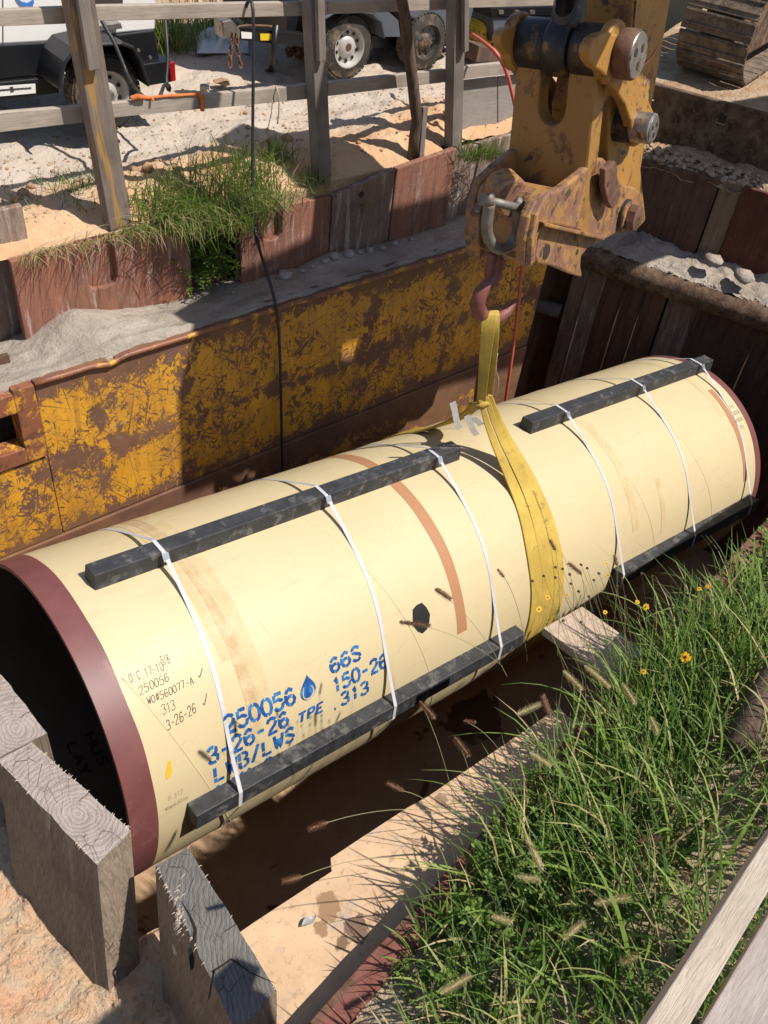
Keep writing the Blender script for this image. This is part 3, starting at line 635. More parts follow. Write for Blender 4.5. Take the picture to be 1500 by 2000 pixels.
# ------------------------------------------------------------------ SHEET PILES of the far side
m_hole_shade = m_plain('dark_recess', (.05, .03, .022), .9, 0, .4, 9, .4)  # flat dark colour stands in for the shade inside holes and bores
def pile(x0, x1, z0t, z1t, yf, lab, mat, slot=None, zb=-4.3):
    """one sheet: front face at yf, with optional open slot (x0, x1, zbottom) cut from its top"""
    root = thing('sheet_pile', V((x0 + x1) / 2, yf, zb), lab, 'sheet pile', 'rusty steel sheet piles along the far side')
    zt = lambda x: z0t + (z1t - z0t) * (x - x0) / (x1 - x0) + .008 * noise.noise(V(x * 7, 1, 0))
    n = max(2, int((x1 - x0) / .12)); xs = sorted(set([round(x0 + (x1 - x0) * k / n, 4) for k in range(n + 1)]))
    if slot:
        a, b, zs = slot; top = []
        xs = [x for x in xs if x < a - .01] + [a]
        top = [V(x, yf, zt(x)) for x in xs]; top += [V(a, yf, zs + .05), V(a + .02, yf, zs + .012), V((a + b) / 2, yf, zs), V(b - .02, yf, zs + .012), V(b, yf, zs + .05)]
        xr = [b] + [round(b + (x1 - b) * k / 4, 4) for k in range(1, 5)]
        top += [V(x, yf, zt(x)) for x in xr]
    else: top = [V(x, yf, zt(x)) for x in xs]
    poly = top + [V(x1, yf, zb), V(x0, yf, zb)]
    obj('web', MB().ext(poly, (0, .045, 0)), mat, root, bevel=.005)
    if slot:
        a, b, zs = slot
        obj('inner_plate', MB().bx(a - .03, b + .03, yf + .0455, yf + .0505, zb, z0t + .01), mat, root)
    return root
pile(1.10, 1.60, .13, .14, 4.66, 'leftmost rusty sheet pile, set back and taller than its neighbour', m_sheetg)
pile(1.43, 2.50, -.07, -.085, 4.5, 'rusty red sheet pile with a slot beside the sand mound', m_sheet, (1.84, 2.02, -.36))
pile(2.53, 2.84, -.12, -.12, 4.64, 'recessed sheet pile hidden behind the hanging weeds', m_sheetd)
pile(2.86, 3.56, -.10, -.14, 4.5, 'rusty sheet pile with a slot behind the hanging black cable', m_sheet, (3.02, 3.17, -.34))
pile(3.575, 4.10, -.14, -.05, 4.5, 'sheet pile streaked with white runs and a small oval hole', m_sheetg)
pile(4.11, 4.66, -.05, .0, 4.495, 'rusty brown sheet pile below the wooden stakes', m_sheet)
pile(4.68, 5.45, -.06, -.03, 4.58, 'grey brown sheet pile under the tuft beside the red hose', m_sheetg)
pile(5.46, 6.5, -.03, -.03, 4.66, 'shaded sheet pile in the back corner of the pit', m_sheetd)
obj('sheet_hole', MB().lathe(Yp(706, 380, 4.497), (0, 1, 0), [(0, .0), (0, .022), (.002, .022), (.002, 0)], 20), m_hole_shade, bpy.data.objects['sheet_pile.004'])
# ------------------------------------------------------------------ END WALL on the right
def EW(px, py, o): return Pl(px, py, P0 - EN * o, EN)
def ew(t, z, o): return P0 + EE * t - EN * o + V(0, 0, z)
wallgrp = 'steel sheets of the end wall'
def endsheet(t0, t1, o, zt, zb, lab, mat, ridges=0, zt2=None, th=.05):
    root = thing('end_sheet', ew((t0 + t1) / 2, zb, o), lab, 'sheet pile', wallgrp)
    zt2 = zt if zt2 is None else zt2
    def top(t): return zt + (zt2 - zt) * (t - t0) / (t1 - t0) + .01 * noise.noise(V(t * 6, o, 0))
    n = 10; P = [ew(t0 + (t1 - t0) * k / n, top(t0 + (t1 - t0) * k / n), o) for k in range(n + 1)] + [ew(t1, zb, o), ew(t0, zb, o)]
    obj('web', MB().ext(P, -EN * th), mat, root, bevel=.006)
    for k in range(ridges):
        t = t0 + (t1 - t0) * (k + 1) / (ridges + 1)
        obj('rib', MB().tube([ew(t, zb, o - .004), ew(t, min(zt, zt2) - .02, o - .004)], .014, 6), mat, root, True)
    return root
endsheet(-.13, .18, .03, -1.2, -4.3, 'narrow grey sheet beside the dark gap in the back corner', m_sheetg, 1)
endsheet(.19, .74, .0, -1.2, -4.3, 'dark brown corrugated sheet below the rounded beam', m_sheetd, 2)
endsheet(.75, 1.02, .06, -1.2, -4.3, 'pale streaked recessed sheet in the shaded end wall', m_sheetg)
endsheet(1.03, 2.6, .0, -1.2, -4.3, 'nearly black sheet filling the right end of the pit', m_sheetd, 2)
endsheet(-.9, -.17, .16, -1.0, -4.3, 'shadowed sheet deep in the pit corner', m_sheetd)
beam = thing('waler_beam', ew(.8, -1.3, -.02), 'rounded dirt caked steel beam across the end of the pit', 'beam')
def beamp(t): return ew(t, -1.17, -.02)
obj('beam_tube', MB().tube([beamp(-.35 + .1 * k) + V(0, 0, .006 * noise.noise(V(k, 0, 0))) for k in range(31)], .105, 20), m_cake, beam, True)
endsheet(-.5, .78, .36, -.41, -1.35, 'brown streaked sheet of the second tier behind the machine coupler', m_sheetd, 1, -.35)
endsheet(.79, .97, .40, -.36, -1.35, 'narrow tan streaked strip between two dark sheets', m_rust('pale_strip', (.30, .23, .16), (.25, .18, .12), (.42, .35, .27), (.16, .1, .07)))
endsheet(.98, 2.6, .33, -.34, -1.35, 'dark red brown sheet at the right edge of the second tier', m_rust('red_dark_sheet', (.13, .045, .032), (.10, .035, .025), (.25, .16, .11), (.05, .02, .015), .66))
slab = thing('steel_slab', ew(.6, -.5, .9), 'mud caked steel slab with a small square opening under the track', 'steel plate')
P = [ew(-.5 + .31 * k, .07 + .008 * noise.noise(V(k, 2, 0)), .9) for k in range(11)] + [ew(2.6, -.55, .9), ew(-.5, -.55, .9)]
obj('plate', MB().ext(P, -EN * .06), m_cake, slab, bevel=.01)
c = EW(1410, 232, .9) + EN * .004; obj('square_opening', MB().box(c, EE * .035, V(0, 0, .035), EN * .004), m_hole_shade, slab)
obj('opening_lip', MB().ribbon([c - EE * .036 + V(0, 0, -.0) + EN * .005, c - EE * .036 + V(0, 0, -.036) + EN * .005, c + EE * .036 + V(0, 0, -.036) + EN * .005], EN * .01, .006), m_rock, slab)
def led(o0, o1, z0, z1, t0, t1, amp, seed, mat, name, nu=150, nv=40):
    def fn(u, v):
        t = t0 + (t1 - t0) * u; o = o0 + (o1 - o0) * v
        return ew(t, z0 + (z1 - z0) * v + amp * fbm((t, o, seed), 4, 5) + amp * .5 * abs(noise.noise(V(t * 18, o * 18, seed))), o + .02 * noise.noise(V(t * 9, v, 3)))
    return struct(obj(name, MB().grid(fn, nu, nv), mat, smooth=True))
led(-.04, .40, -1.07, -.98, -.4, 2.6, .05, 3, m_sand, 'sand_ledge')
led(.35, .92, -.42, -.36, -.5, 2.6, .05, 8, m_clay, 'rubble_ledge')
# rubble: countless chips of clay
mb = MB(); 
for k in range(420):
    t = random.uniform(-.15, 1.6); o = random.uniform(.38, .72); r = random.uniform(.010, .030) * (1.3 if random.random() < .12 else 1)
    mb.rock(ew(t, -.385 + r * .3 + random.uniform(0, .04), o), r, k, (1, random.uniform(.6, 1.2), .6))
tag(obj('rubble', mb, m_earth('rubble_chips', (.36, .25, .16), (.30, .21, .15), (.42, .32, .22), 6, .5, .01)), 'broken clay chips heaped on the ledge below the slab', 'rubble', kind='stuff')
mb = MB()
for k in range(260):
    t = random.uniform(-.3, 2.2); o = random.uniform(-.04, .18); r = random.uniform(.006, .02)
    mb.rock(ew(t, -1.065 + r * .3 + .03 * max(0, noise.noise(V(t * 5, 0, 0))), o), r, k)
tag(obj('sand_crumbs', mb, m_sand), 'grey crumbs of sand on top of the rounded beam', 'crumbs', kind='stuff')
L = [(EW(1395, 505, .1) + V(0, 0, -.01), .075, 'larger crusted grey clod on the rounded beam left of the other'), (EW(1455, 540, .06), .085, 'crusted grey clod on the rounded beam near the right edge')]
for i, (c, r, l) in enumerate(L): tag(obj('clod', MB().rock(c, r, 40 + i, (1, 1.1, .55)), m_sand, smooth=True), l, 'clod')
stub = thing('pipe_stub', EW(1085, 600, .0), 'short grey pipe stub sticking out of the corner of the pit', 'pipe stub')
c = EW(1072, 600, .03); ax = (EN * .75 + V(.35, -.6, -.1)).normalized()
ax = V(.55, -.83, -.05).normalized(); c = c + EN * .02
mb = MB().lathe(c - ax * .12, ax, [(0, .066), (.24, .066), (.24, .05), (.02, .05)], 28); ang_smooth(obj('stub_wall', mb, m_plain('grey_stub', (.16, .14, .12), .8, 0, .3, 14, .3), stub))
obj('stub_bore', MB().lathe(c - ax * .12, ax, [(.03, .0), (.03, .05)], 28), m_hole_shade, stub)
# ------------------------------------------------------------------ END TIMBERS on the left
def timber(quad, zt, zb, lean, lab, m_end, seed, lowers=None):
    """upright timber: quad = four pixel corners of its sawn top"""
    T = [Zp(px, py, zt) for px, py in quad]; c = sum(T, V(0, 0, 0)) / 4
    ax = (T[2] - T[1]).normalized(); ay = V(0, 0, 1).cross(ax)
    root = thing('timber', V(c.x, c.y, zb), lab, 'timber', 'upright end timbers')
    per = []
    for i in range(4):
        a, b = T[i], T[(i + 1) % 4]; n = max(3, int((b - a).length / .02))
        for k in range(n):
            p = a + (b - a) * k / n; q = noise.noise(V(p.x * 40, p.y * 40, seed)) * .004 + noise.noise(V(p.x * 9, p.y * 9, seed)) * .006
            per.append(p + (p - c).normalized() * q + V(0, 0, .002 * noise.noise(V(p.x * 30, p.y * 30, 5))))
    K = 14; vs = []; n = len(per); mb = MB()
    for k in range(K + 1):
        z = zt + (zb - zt) * k / K
        for p in per:
            d = .005 * noise.noise(V(p.x * 14, p.y * 14, z * 2 + seed)) + .003 * noise.noise(V(p.x * 50, p.y * 50, z * 3)) if k else 0
            q = p + lean * (k / K) + (p - c).normalized() * d; vs.append(V(q.x, q.y, p.z + (z - zt)))
    mb.add(vs, [(k * n + i, k * n + (i + 1) % n, (k + 1) * n + (i + 1) % n, (k + 1) * n + i) for k in range(K) for i in range(n)])
    obj('timber_side', mb, m_woodt, root)
    fr = Matrix.Translation(T[1]) @ Matrix((ax, ay, V(0, 0, 1))).transposed().to_4x4()
    cap = MB(); cc = sum(per, V(0, 0, 0)) / n; KK = 6
    vs = []
    for k in range(1, KK + 1): vs += [cc + (p - cc) * k / KK + V(0, 0, .003 * noise.noise(V(p.x * 20, p.y * 20, k)) if k < KK else 0) for p in per]
    cap.add([cc] + vs, [(0, 1 + i, 1 + (i + 1) % n) for i in range(n)] + [(1 + k * n + i, 1 + (k + 1) * n + i, 1 + (k + 1) * n + (i + 1) % n, 1 + k * n + (i + 1) % n) for k in range(KK - 1) for i in range(n)])
    obj('sawn_top', cap, m_end, root, frame=fr)
    return root, T, c
def frays(root, a, b, n, out, mat, ln=.02):
    mb = MB()
    for k in range(n):
        p = a + (b - a) * random.random(); q = p + out * random.uniform(.004, ln) + V(random.uniform(-1, 1), random.uniform(-1, 1), random.uniform(-1.2, .6)) * ln * .5
        mb.tube([p - out * .004, (p + q) / 2 + V(0, 0, .004), q], [.0016, .0012, .0006], 4)
    obj('splinters', mb, mat, root)
m_fray = m_plain('pale_splinters', (.58, .48, .38), .9)
r1, T1, c1 = timber([(-6, 1484), (62, 1450), (255, 1622), (190, 1690)], -.5, -1.5, V(-.175, -.25, 0), 'upright square timber with a ringed sawn top against the open pipe end', m_end1, 3)
frays(r1, T1[1], T1[2], 26, V(.9, .4, 0), m_fray, .009); frays(r1, T1[0], T1[3], 10, V(-1, 0, -.5), m_fray, .008)
r2, T2, c2 = timber([(305, 1692), (368, 1655), (540, 1935), (462, 2015)], -.5, -1.9, V(-.245, -.35, 0), 'split grey timber with a darkened top beside the maroon pipe end', m_end2, 9)
frays(r2, T2[0], T2[0] * .35 + T2[3] * .65, 26, V(-1, 0, -.6), m_fray, .009); frays(r2, T2[1], T2[2], 10, V(1, 0, 0), m_fray, .006)
r3, T3, c3 = timber([(-130, 1330), (-20, 1290), (92, 1432), (0, 1478)], -.5, -4.2, V(-.0, 0, 0), 'timber cut off by the left edge below the dark pipe mouth', m_end1, 5)
# splits and knot in the second timber
m_crack = m_plain('crack', (.012, .009, .007), .95)
def crack(root, pts, w, mat=m_crack):
    vs = []; mb = MB(); m = len(pts)
    for i, p in enumerate(pts):
        t = (pts[min(i + 1, m - 1)] - pts[max(i - 1, 0)]).normalized(); s = t.cross(CAM - p).normalized() * w[i] / 2; vs += [p - s, p + s]
    mb.add(vs, [(2 * i, 2 * i + 1, 2 * i + 3, 2 * i + 2) for i in range(m - 1)]); obj('split', mb, mat, root)
zt = lambda px, py: Zp(px, py, -.4955)
crack(r2, [zt(355, 1760), zt(372, 1790), zt(382, 1815), zt(380, 1838), zt(372, 1850)], [.001, .005, .008, .012, .014])
crack(r2, [zt(415, 1898), zt(435, 1885), zt(452, 1873), zt(490, 1900), zt(540, 1921)], [.006, .005, .005, .003, .001])
nl = (T2[3] - T2[0]).cross(V(0, 0, 1)).normalized(); nl = nl if nl.x < 0 else -nl
lp = lambda px, py: Pl(px, py, T2[0] + nl * .016, nl)
crack(r2, [lp(370, 1852), lp(378, 1890), lp(368, 1930), lp(360, 2000)], [.012, .02, .014, .01])
crack(r2, [lp(418, 1895), lp(408, 1950), lp(402, 2000)], [.006, .004, .005])
kb = MB().rock(lp(350, 1850), .028, 3, (.8, 1, .9)); obj('knot', kb, m_fray, r2, True)
mb = MB()
for k in range(60):
    p = lp(random.gauss(350, 6), random.gauss(1790, 30)); mb.tube([p, p + nl * random.uniform(.003, .016) + V(0, 0, random.uniform(-.02, 0))], [.0018, .0006], 4)
obj('splinters', mb, m_fray, r2)
# debris on the pit floor
for i, (px, py) in enumerate(((603, 1800),)):
    p = Zp(px, py, -.63); mb = MB().grid(lambda u, v: p + V(-.03 + .06 * u, (.014 * math.sin(math.pi * u)) * (v - .5) * 2, .004 + .016 * (v - .5) ** 2 + .005 * math.sin(6 * u)), 8, 4)
    o = obj('leaf_scrap', mb, m_plain('silver_scrap', (.33, .31, .29), .5), smooth=True); tag(o, ('curled silvery scrap lying on the dusty shelf plate', 'second curled scrap touching the silvery one on the dusty shelf plate')[i], 'scrap')

# dusty shelf plate inside the near rim, and a plank sticking out further along
shelf = thing('shelf_plate', Zp(700, 1900, -.7), 'tan dusty steel shelf with wet stains inside the near rim of the pit', 'plate')
ed = [(380, 1882), (500, 1799), (648, 1702), (646, 1676), (700, 1640), (795, 1578), (835, 1556), (900, 1512), (1047, 1412), (1090, 1382)]
P = [Zp(x, y, -.64) for x, y in ed]; mb = MB(); Q = [V(p.x, yedge(p.x) + .002, p.z) for p in P]; Q[0].x = P[0].x
mb.ext(P + Q[::-1], (0, 0, -.035)); obj('dusty_top', mb, m_floor2, shelf)
P = [Zp(x, y, -.9) for x, y in ((1061, 1226), (1137, 1184), (1300, 1300), (1228, 1352))]
bd = MB().ext(P, (0, 0, -.05)); tag(obj('plank', bd, m_wood('pale_board', (.50, .38, .28), (.42, .31, .23)), bevel=.003), 'pale plank end jutting from the near bank toward the pipe and sling', 'plank')

mb = MB()
for k in range(700):
    x = random.uniform(-.25, .62); y = random.uniform(.8, 2.9); r = random.uniform(.002, .009) * (1.7 if random.random() < .08 else 1)
    if x > .28 and y > 1.4: continue
    mb.rock(V(x, y, hleft(x, y) + r * .25), r, k, (1, random.uniform(.6, 1.2), .6))
tag(obj('clay_crumbs', mb, m_left), 'crumbs of pink clay over the bank left of the end timbers', 'crumbs', kind='stuff')
# ------------------------------------------------------------------ helpers for boards
def board_px(name, A, B, y, th, mat, parent=None, bevel=.003):
    """board whose face lies on the plane Y=y: A=(px, top, bottom) at one end, B the same at the other"""
    a0, a1 = Yp(A[0], A[1], y), Yp(A[0], A[2], y); b0, b1 = Yp(B[0], B[1], y), Yp(B[0], B[2], y)
    x = ((b0 + b1) - (a0 + a1)).normalized(); yy = V(0, 1, 0); z = x.cross(yy).normalized(); yy = z.cross(x)
    fr = Matrix((x, yy, z)).transposed().to_4x4(); fr.translation = (a0 + a1) / 2
    return obj(name, MB().ext([a0, b0, b1, a1], (0, th, 0)), mat, parent, frame=fr, bevel=bevel)
def pole(name, P, Q, w, d, mat, parent=None, bevel=.004):
    """squared post from P (base) to Q (top); w across, d deep; grain along it"""
    P, Q = Vector(P), Vector(Q); x = (Q - P).normalized(); y = V(0, 1, 0); y = (y - x * y.dot(x)).normalized(); z = x.cross(y)
    fr = Matrix((x, y, z)).transposed().to_4x4(); fr.translation = P
    return obj(name, MB().box((P + Q) / 2, x * (Q - P).length / 2, y * d / 2, z * w / 2), mat, parent, frame=fr, bevel=bevel)
# ------------------------------------------------------------------ FENCE
fg = 'posts of the timber guard rail'
def gpost(base, top, w, lab, scab=None, mat=m_wood3, sw=.05):
    P = Yp(base[0], base[1], 4.62); Q = Yp(top[0], top[1], 4.62)
    P = P - (Q - P).normalized() * .12
    r = thing('fence_post', P, lab, 'fence post', fg); pole('post', P, Q, w, .09, mat, r)
    if scab:
        a, b = Yp(scab[0][0], scab[0][1], 4.55), Yp(scab[1][0], scab[1][1], 4.55); pole('cleat', a, b, sw, .038, m_wood3, r)
    return r
gpost((228, 425), (136, -90), .135, 'leaning fence post with an ochre stain down its face', ((182, 135), (152, -60)), m_wood2, .06)
gpost((626, 312), (606, -90), .10, 'tall grey fence post left of the bark covered stake', ((627, 118), (622, -60)))
gpost((885, 270), (893, -90), .095, 'grey fence post beside the plywood boards', ((908, 100), (908, -60)), m_wood3, .04)
rg = 'rails nailed along the timber guard rail'
def rail(A, B, lab): return tag(board_px('fence_rail', A, B, 4.70, .038, m_wood1), lab, 'fence rail', rg)
rail((-60, 22, 54), (172, 13, 45), 'upper left fence rail crossing the white trailer body')
rail((173, 12, 42), (640, 3, 30), 'long upper rail between the stained post and the middle post')
rail((641, 3, 28), (905, -4, 18), 'upper rail behind the bark covered stake')
rail((906, -12, 16), (1120, -18, 10), 'short upper rail ending behind the machine arm')
rail((-60, 226, 266), (214, 203, 233), 'lower left fence rail in front of the small trailer wheel')
rail((215, 203, 231), (392, 184, 213), 'lower rail piece wrapped with the orange rag')
rail((393, 186, 214), (640, 162, 190), 'lower rail piece with the pale string hanging over it')
rail((641, 161, 188), (893, 134, 158), 'lower rail piece crossed by the bark covered stake')
rail((894, 132, 156), (1060, 114, 137), 'lower rail piece above the plywood boards')
for i, (A, B, l) in enumerate((((900, 158, 268), (971, 150, 262), 'grey plywood board standing below the rail beside the post'), ((973, 150, 261), (1075, 138, 250), 'grey plywood board standing below the rail nearer the machine'))):
    tag(board_px('plywood_board', A, B, 4.755, .018, m_wood('plywood%d' % i, (.33, .29, .26), (.27, .235, .21), bs=.1)), l, 'board', 'plywood boards')
def px_tube(name, pts, r, mat, lab, cat, n=8, group=None, sm=1):
    P = [Yp(x, y, Y) for x, y, Y in pts]
    for _ in range(sm):
        q = [P[0]]
        for a, b in zip(P, P[1:]): q += [a * .75 + b * .25, a * .25 + b * .75]
        P = q + [P[-1]]
    o = obj(name, MB().tube(P, r, n), mat, smooth=True)
    return tag(o, lab, cat, group) if lab else o
sk_ = [Yp(x, y, 4.60) for x, y in ((770, -60), (783, -10), (792, 40), (797, 90), (805, 150), (811, 205), (816, 235), (810, 265), (806, 312))]
tag(obj('stake', MB().tube([p + V(0, 0, 0) for p in sk_], [.034, .034, .036, .038, .038, .04, .042, .040, .040], 12), m_stake, smooth=True), 'crooked dark stake with peeling bark leaning against the rails', 'stake')
sb = Yp(822, 312, 4.57); tag(pole('stake', sb - V(0, 0, .1), Yp(829, 208, 4.57), .045, .03, m_wood3), 'short flat wooden stake driven beside the crooked one', 'stake')
px_tube('cable', [(478, 22, 4.72), (484, 2, 4.69), (491, 0, 4.66), (495, 25, 4.62), (495, 110, 4.6), (493, 300, 4.52), (494, 425, 4.44), (504, 480, 4.30), (524, 540, 4.12), (540, 600, 4.01), (546, 660, 4.01), (549, 780, 4.0), (552, 960, 3.98)], .0095, m_hose, 'black cable hanging from the upper rail down into the pit', 'cable')
px_tube('hose', [(880, 30, 5.2), (911, 60, 4.9), (945, 82, 4.62), (972, 105, 4.5), (990, 140, 4.45), (1002, 190, 4.42), (1012, 235, 4.38), (1018, 280, 4.3), (1022, 330, 4.1), (1024, 420, 3.9), (1020, 520, 3.86), (1010, 620, 3.84), (998, 710, 3.84), (985, 800, 3.84)], .0135, m_red, 'pink red hose looping over the boards and down into the pit', 'hose')
px_tube('hose', [(188, 20, 5.3), (205, 52, 5.25), (222, 80, 5.2), (238, 118, 5.15), (250, 150, 5.1), (265, 175, 4.9), (284, 192, 4.74)], .011, m_hose, 'dark hose sagging from the white trailer to the lower rail', 'hose')
px_tube('hose', [(322, 30, 5.5), (326, 80, 5.4), (328, 120, 5.35), (324, 160, 5.3), (330, 180, 5.25), (332, 168, 5.25), (322, 162, 5.2), (313, 187, 5.1)], .011, m_hose, 'dark hose hanging behind the rail with a loop at its end', 'hose')
m_str = m_plain('cream_string', (.52, .42, .30), .9)
px_tube('string', [(538, 168, 4.74), (541, 172, 4.68), (545, 190, 4.67), (545, 215, 4.68), (542, 242, 4.7)], .0045, m_str, 'pale string looped over the lower rail', 'string', 5)
px_tube('string', [(532, 196, 4.68), (531, 215, 4.7), (527, 235, 4.75), (520, 262, 4.85)], .003, m_str, 'thin brown end of string hanging below the rail', 'string', 5)
rag = thing('rag', Yp(330, 190, 4.7), 'orange rag tied along the top of the lower rail', 'rag')
for pts, r in (([(256, 193, 4.70), (268, 189, 4.69), (283, 191, 4.69)], .017), ([(285, 191, 4.70), (300, 190, 4.70), (335, 187, 4.70), (392, 184, 4.70)], .010), ([(386, 186, 4.70), (393, 187, 4.68), (396, 200, 4.675), (395, 216, 4.68)], .014), ([(296, 191, 4.69), (300, 197, 4.675)], .008)):
    P = [Yp(*p) for p in pts]; mb = MB(); q = []
    for a, b in zip(P, P[1:]): q += [a + (b - a) * k / 6 + V(0, 0, .004 * noise.noise(V(k, a.x * 9, 0))) for k in range(6)]
    q.append(P[-1]); mb.tube(q, [r * (.8 + .5 * abs(noise.noise(V(k * .8, 3, r * 99)))) for k in range(len(q))], 8); obj('cloth', mb, m_orange, rag, True)
# ------------------------------------------------------------------ wheels
def wheel(parent, c, r, w, lugs, mrim, axis=V(0, -1, 0), hub=True):
    t = MB(); k = r * .62
    prof = [(0, k), (.01, r * .78), (.02, r * .93), (.045, r), (w - .045, r), (w - .02, r * .93), (w - .01, r * .78), (w, k)]
    t.lathe(c - axis * w, axis, prof, 40); 
    for i in range(40):
        a = 2 * math.pi * i / 40; d = V(math.cos(a), 0, math.sin(a)); tt = V(-math.sin(a), 0, math.cos(a))
        t.box(c - axis * w / 2 + d * (r - .001), d * .003, tt * r * .06, axis * w * .36)
    ty = ang_smooth(obj('tyre', t, m_rubber, parent), 35)
    m = MB(); m.lathe(c, axis, [(-.02, r * .62), (-.005, r * .63), (-.006, r * .58), (-.03, r * .54), (-.05, r * .50), (-.045, r * .34), (-.03, r * .28), (-.02, r * .17), (-.02, .001)], 40)
    rm = ang_smooth(obj('rim', m, mrim, ty), 35)
    h = MB()
    for i in range(lugs):
        a = 2 * math.pi * (i + .5) / lugs; d = V(math.cos(a), 0, math.sin(a)) * r * .43; h.lathe(c + d - axis * .044, axis, [(0, .0), (0, r * .055), (.004, r * .055), (.004, 0)], 14)
    obj('rim_holes', h, m_black, ty)
    if hub: ang_smooth(obj('hub', MB().lathe(c - axis * .02, axis, [(0, r * .15), (.03, r * .14), (.05, r * .10), (.05, 0)], 20), m_hub, ty))
    else: obj('hub', MB().lathe(c - axis * .025, axis, [(0, r * .13), (.008, r * .12), (.008, 0)], 20), m_rustp, ty)
def extpx(poly, y, d): return MB().ext([Yp(px, py, y) for px, py in poly], (0, d, 0))
# ------------------------------------------------------------------ TRAILER with white machine (left)
t1 = thing('trailer', V(2.4, 5.7, 0), 'black trailer carrying a white boxy machine behind the left fence', 'trailer')
Y1 = 5.70
obj('machine_body', extpx([(-160, -260), (302, -260), (303, 58), (240, 64), (120, 80), (-160, 96)], Y1 + .02, 1.1), m_white, t1, bevel=.01)
for x in (4, 142): obj('seam', extpx([(x, -260), (x + 1.6, -260), (x + 3, 84), (x + 1.4, 84)], Y1 + .014, .02), m_greyp, t1)
obj('louvre_panel', extpx([(166, -80), (240, -80), (240, 10), (168, 11)], Y1 + .008, .02), m_plain('brown_louvre', (.05, .035, .028), .7), t1)
obj('step_tray', extpx([(176, 52), (236, 44), (240, 56), (180, 63)], Y1 - .05, .08), m_hub, t1, bevel=.004)
mb = MB(); pts = [Yp(x, y, Y1 + .012) for x, y in ((30, -40), (27, -20), (32, -5), (42, 7), (54, 10), (66, 3))]; mb.ribbon(pts, V(0, 0, .022), .004); obj('blue_mark', mb, m_plain('blue_letter', (.05, .22, .62), .5), t1)
obj('deck', extpx([(-160, 97), (120, 81), (303, 59), (312, 118), (300, 124), (120, 140), (-160, 175)], Y1, 1.15), m_black, t1, bevel=.008)
obj('side_beam', extpx([(-160, 176), (116, 150), (116, 182), (-160, 222)], Y1 - .03, .08), m_black, t1, bevel=.006)
lb = obj('label_plate', extpx([(-30, 171), (69, 164), (70, 182), (-30, 191)], Y1 - .036, .006), m_white, t1)
mb = MB()
for k in range(9): q = Yp(2 + k * 7, 176 - k * .5, Y1 - .038); mb.box(q, V(.010, 0, 0), V(0, .001, 0), V(0, 0, .004 if k != 3 else .014))
obj('plate_text', mb, m_ink, t1)
fa = [(116, 172), (118, 150), (126, 120), (146, 96), (190, 86), (236, 84), (258, 92), (272, 115), (282, 145), (290, 166)]
ou = [Yp(x, y, Y1 - .30) for x, y in fa]; mb = MB()
for a, b in zip(ou, ou[1:]): 
    mb.ext([a, b, b - V(0, 0, .012), a - V(0, 0, .012)], (0, .30, 0))
mb.tube([p + V(0, -.004, 0) for p in ou], .012, 6); obj('fender', mb, m_black, t1)
wheel(t1, Yp(213, 186, Y1 - .22), .225, .17, 8, m_rim)
obj('rear_bumper', extpx([(280, 126), (334, 118), (338, 160), (290, 168)], Y1 - .06, .8), m_black, t1, bevel=.006)
obj('tail_lamp', extpx([(331, 124), (342, 122), (344, 158), (334, 160)], Y1 - .075, .09), m_lens, t1, bevel=.004)
for (x, y) in ((118, 166), (130, 168), (270, 98), (293, 112), (114, 114)):
    obj('bolt', MB().lathe(Yp(x, y, Y1 - .035), (0, -1, 0), [(0, .012), (.008, .011), (.008, 0)], 8), m_hub, t1)
obj('axle', MB().tube([Yp(213, 190, Y1 - .2), Yp(213, 190, Y1 - .2) + V(0, 1.3, 0)], .03, 10), m_black, t1)
# ------------------------------------------------------------------ TRAILER with grey machine (right)
t2 = thing('trailer', V(4.9, 5.95, 0), 'grey towable machine on a twin wheel trailer behind the middle post', 'trailer')
Y2 = 5.97
obj('machine_body', extpx([(560, -260), (925, -260), (925, 20), (918, 50), (900, 70), (870, 80), (815, 80), (812, 40), (780, 22), (632, 26), (590, 20)], Y2 + .06, 1.0), m_greyp, t2, bevel=.015)
obj('lower_frame', extpx([(560, 20), (632, 26), (632, 92), (560, 84)], Y2 + .1, .9), m_black, t2)
obj('frame_rail', extpx([(600, 70), (900, 72), (895, 90), (600, 96)], Y2 + .25, .6), m_black, t2)
fa = [(636, 34), (652, 24), (690, 20), (728, 24), (745, 40), (752, 72)]
mb = MB(); ou = [Yp(x, y, Y2 - .2) for x, y in fa]
for a, b in zip(ou, ou[1:]): mb.ext([a, b, b - V(0, 0, .014), a - V(0, 0, .014)], (0, .28, 0))
mb.ext([ou[3], ou[4], ou[5], Yp(782, 72, Y2 - .2), Yp(778, 40, Y2 - .2), Yp(755, 20, Y2 - .2)], (0, .02, 0)); obj('fender', mb, m_greyp, t2, bevel=.004)
wheel(t2, Yp(684, 94, Y2 - .16), .236, .19, 10, m_rim, hub=False)
wheel(t2, Yp(836, 84, Y2 + .02), .225, .17, 8, m_rubber, hub=False)
obj('tongue', extpx([(436, 42), (444, 76), (600, 92), (600, 66), (470, 56), (468, 42)], Y2 - .02, .07), m_black, t2, bevel=.004)
obj('coupler', extpx([(434, 42), (452, 38), (470, 60), (468, 78), (438, 76)], Y2 - .05, .12), m_hub, t2, bevel=.008)
obj('yellow_sticker', extpx([(508, 66), (531, 66), (532, 79), (509, 79)], Y2 - .027, .004), m_plain('yellow_vinyl', (.75, .55, .02), .5), t2)
obj('white_sticker', extpx([(471, 62), (494, 64), (495, 76), (472, 75)], Y2 - .027, .004), m_white, t2)
obj('jack_leg', MB().tube([Yp(540, 48, Y2 - .05), Yp(529, 138, Y2 - .05)], .024, 10), m_black, t2, True)
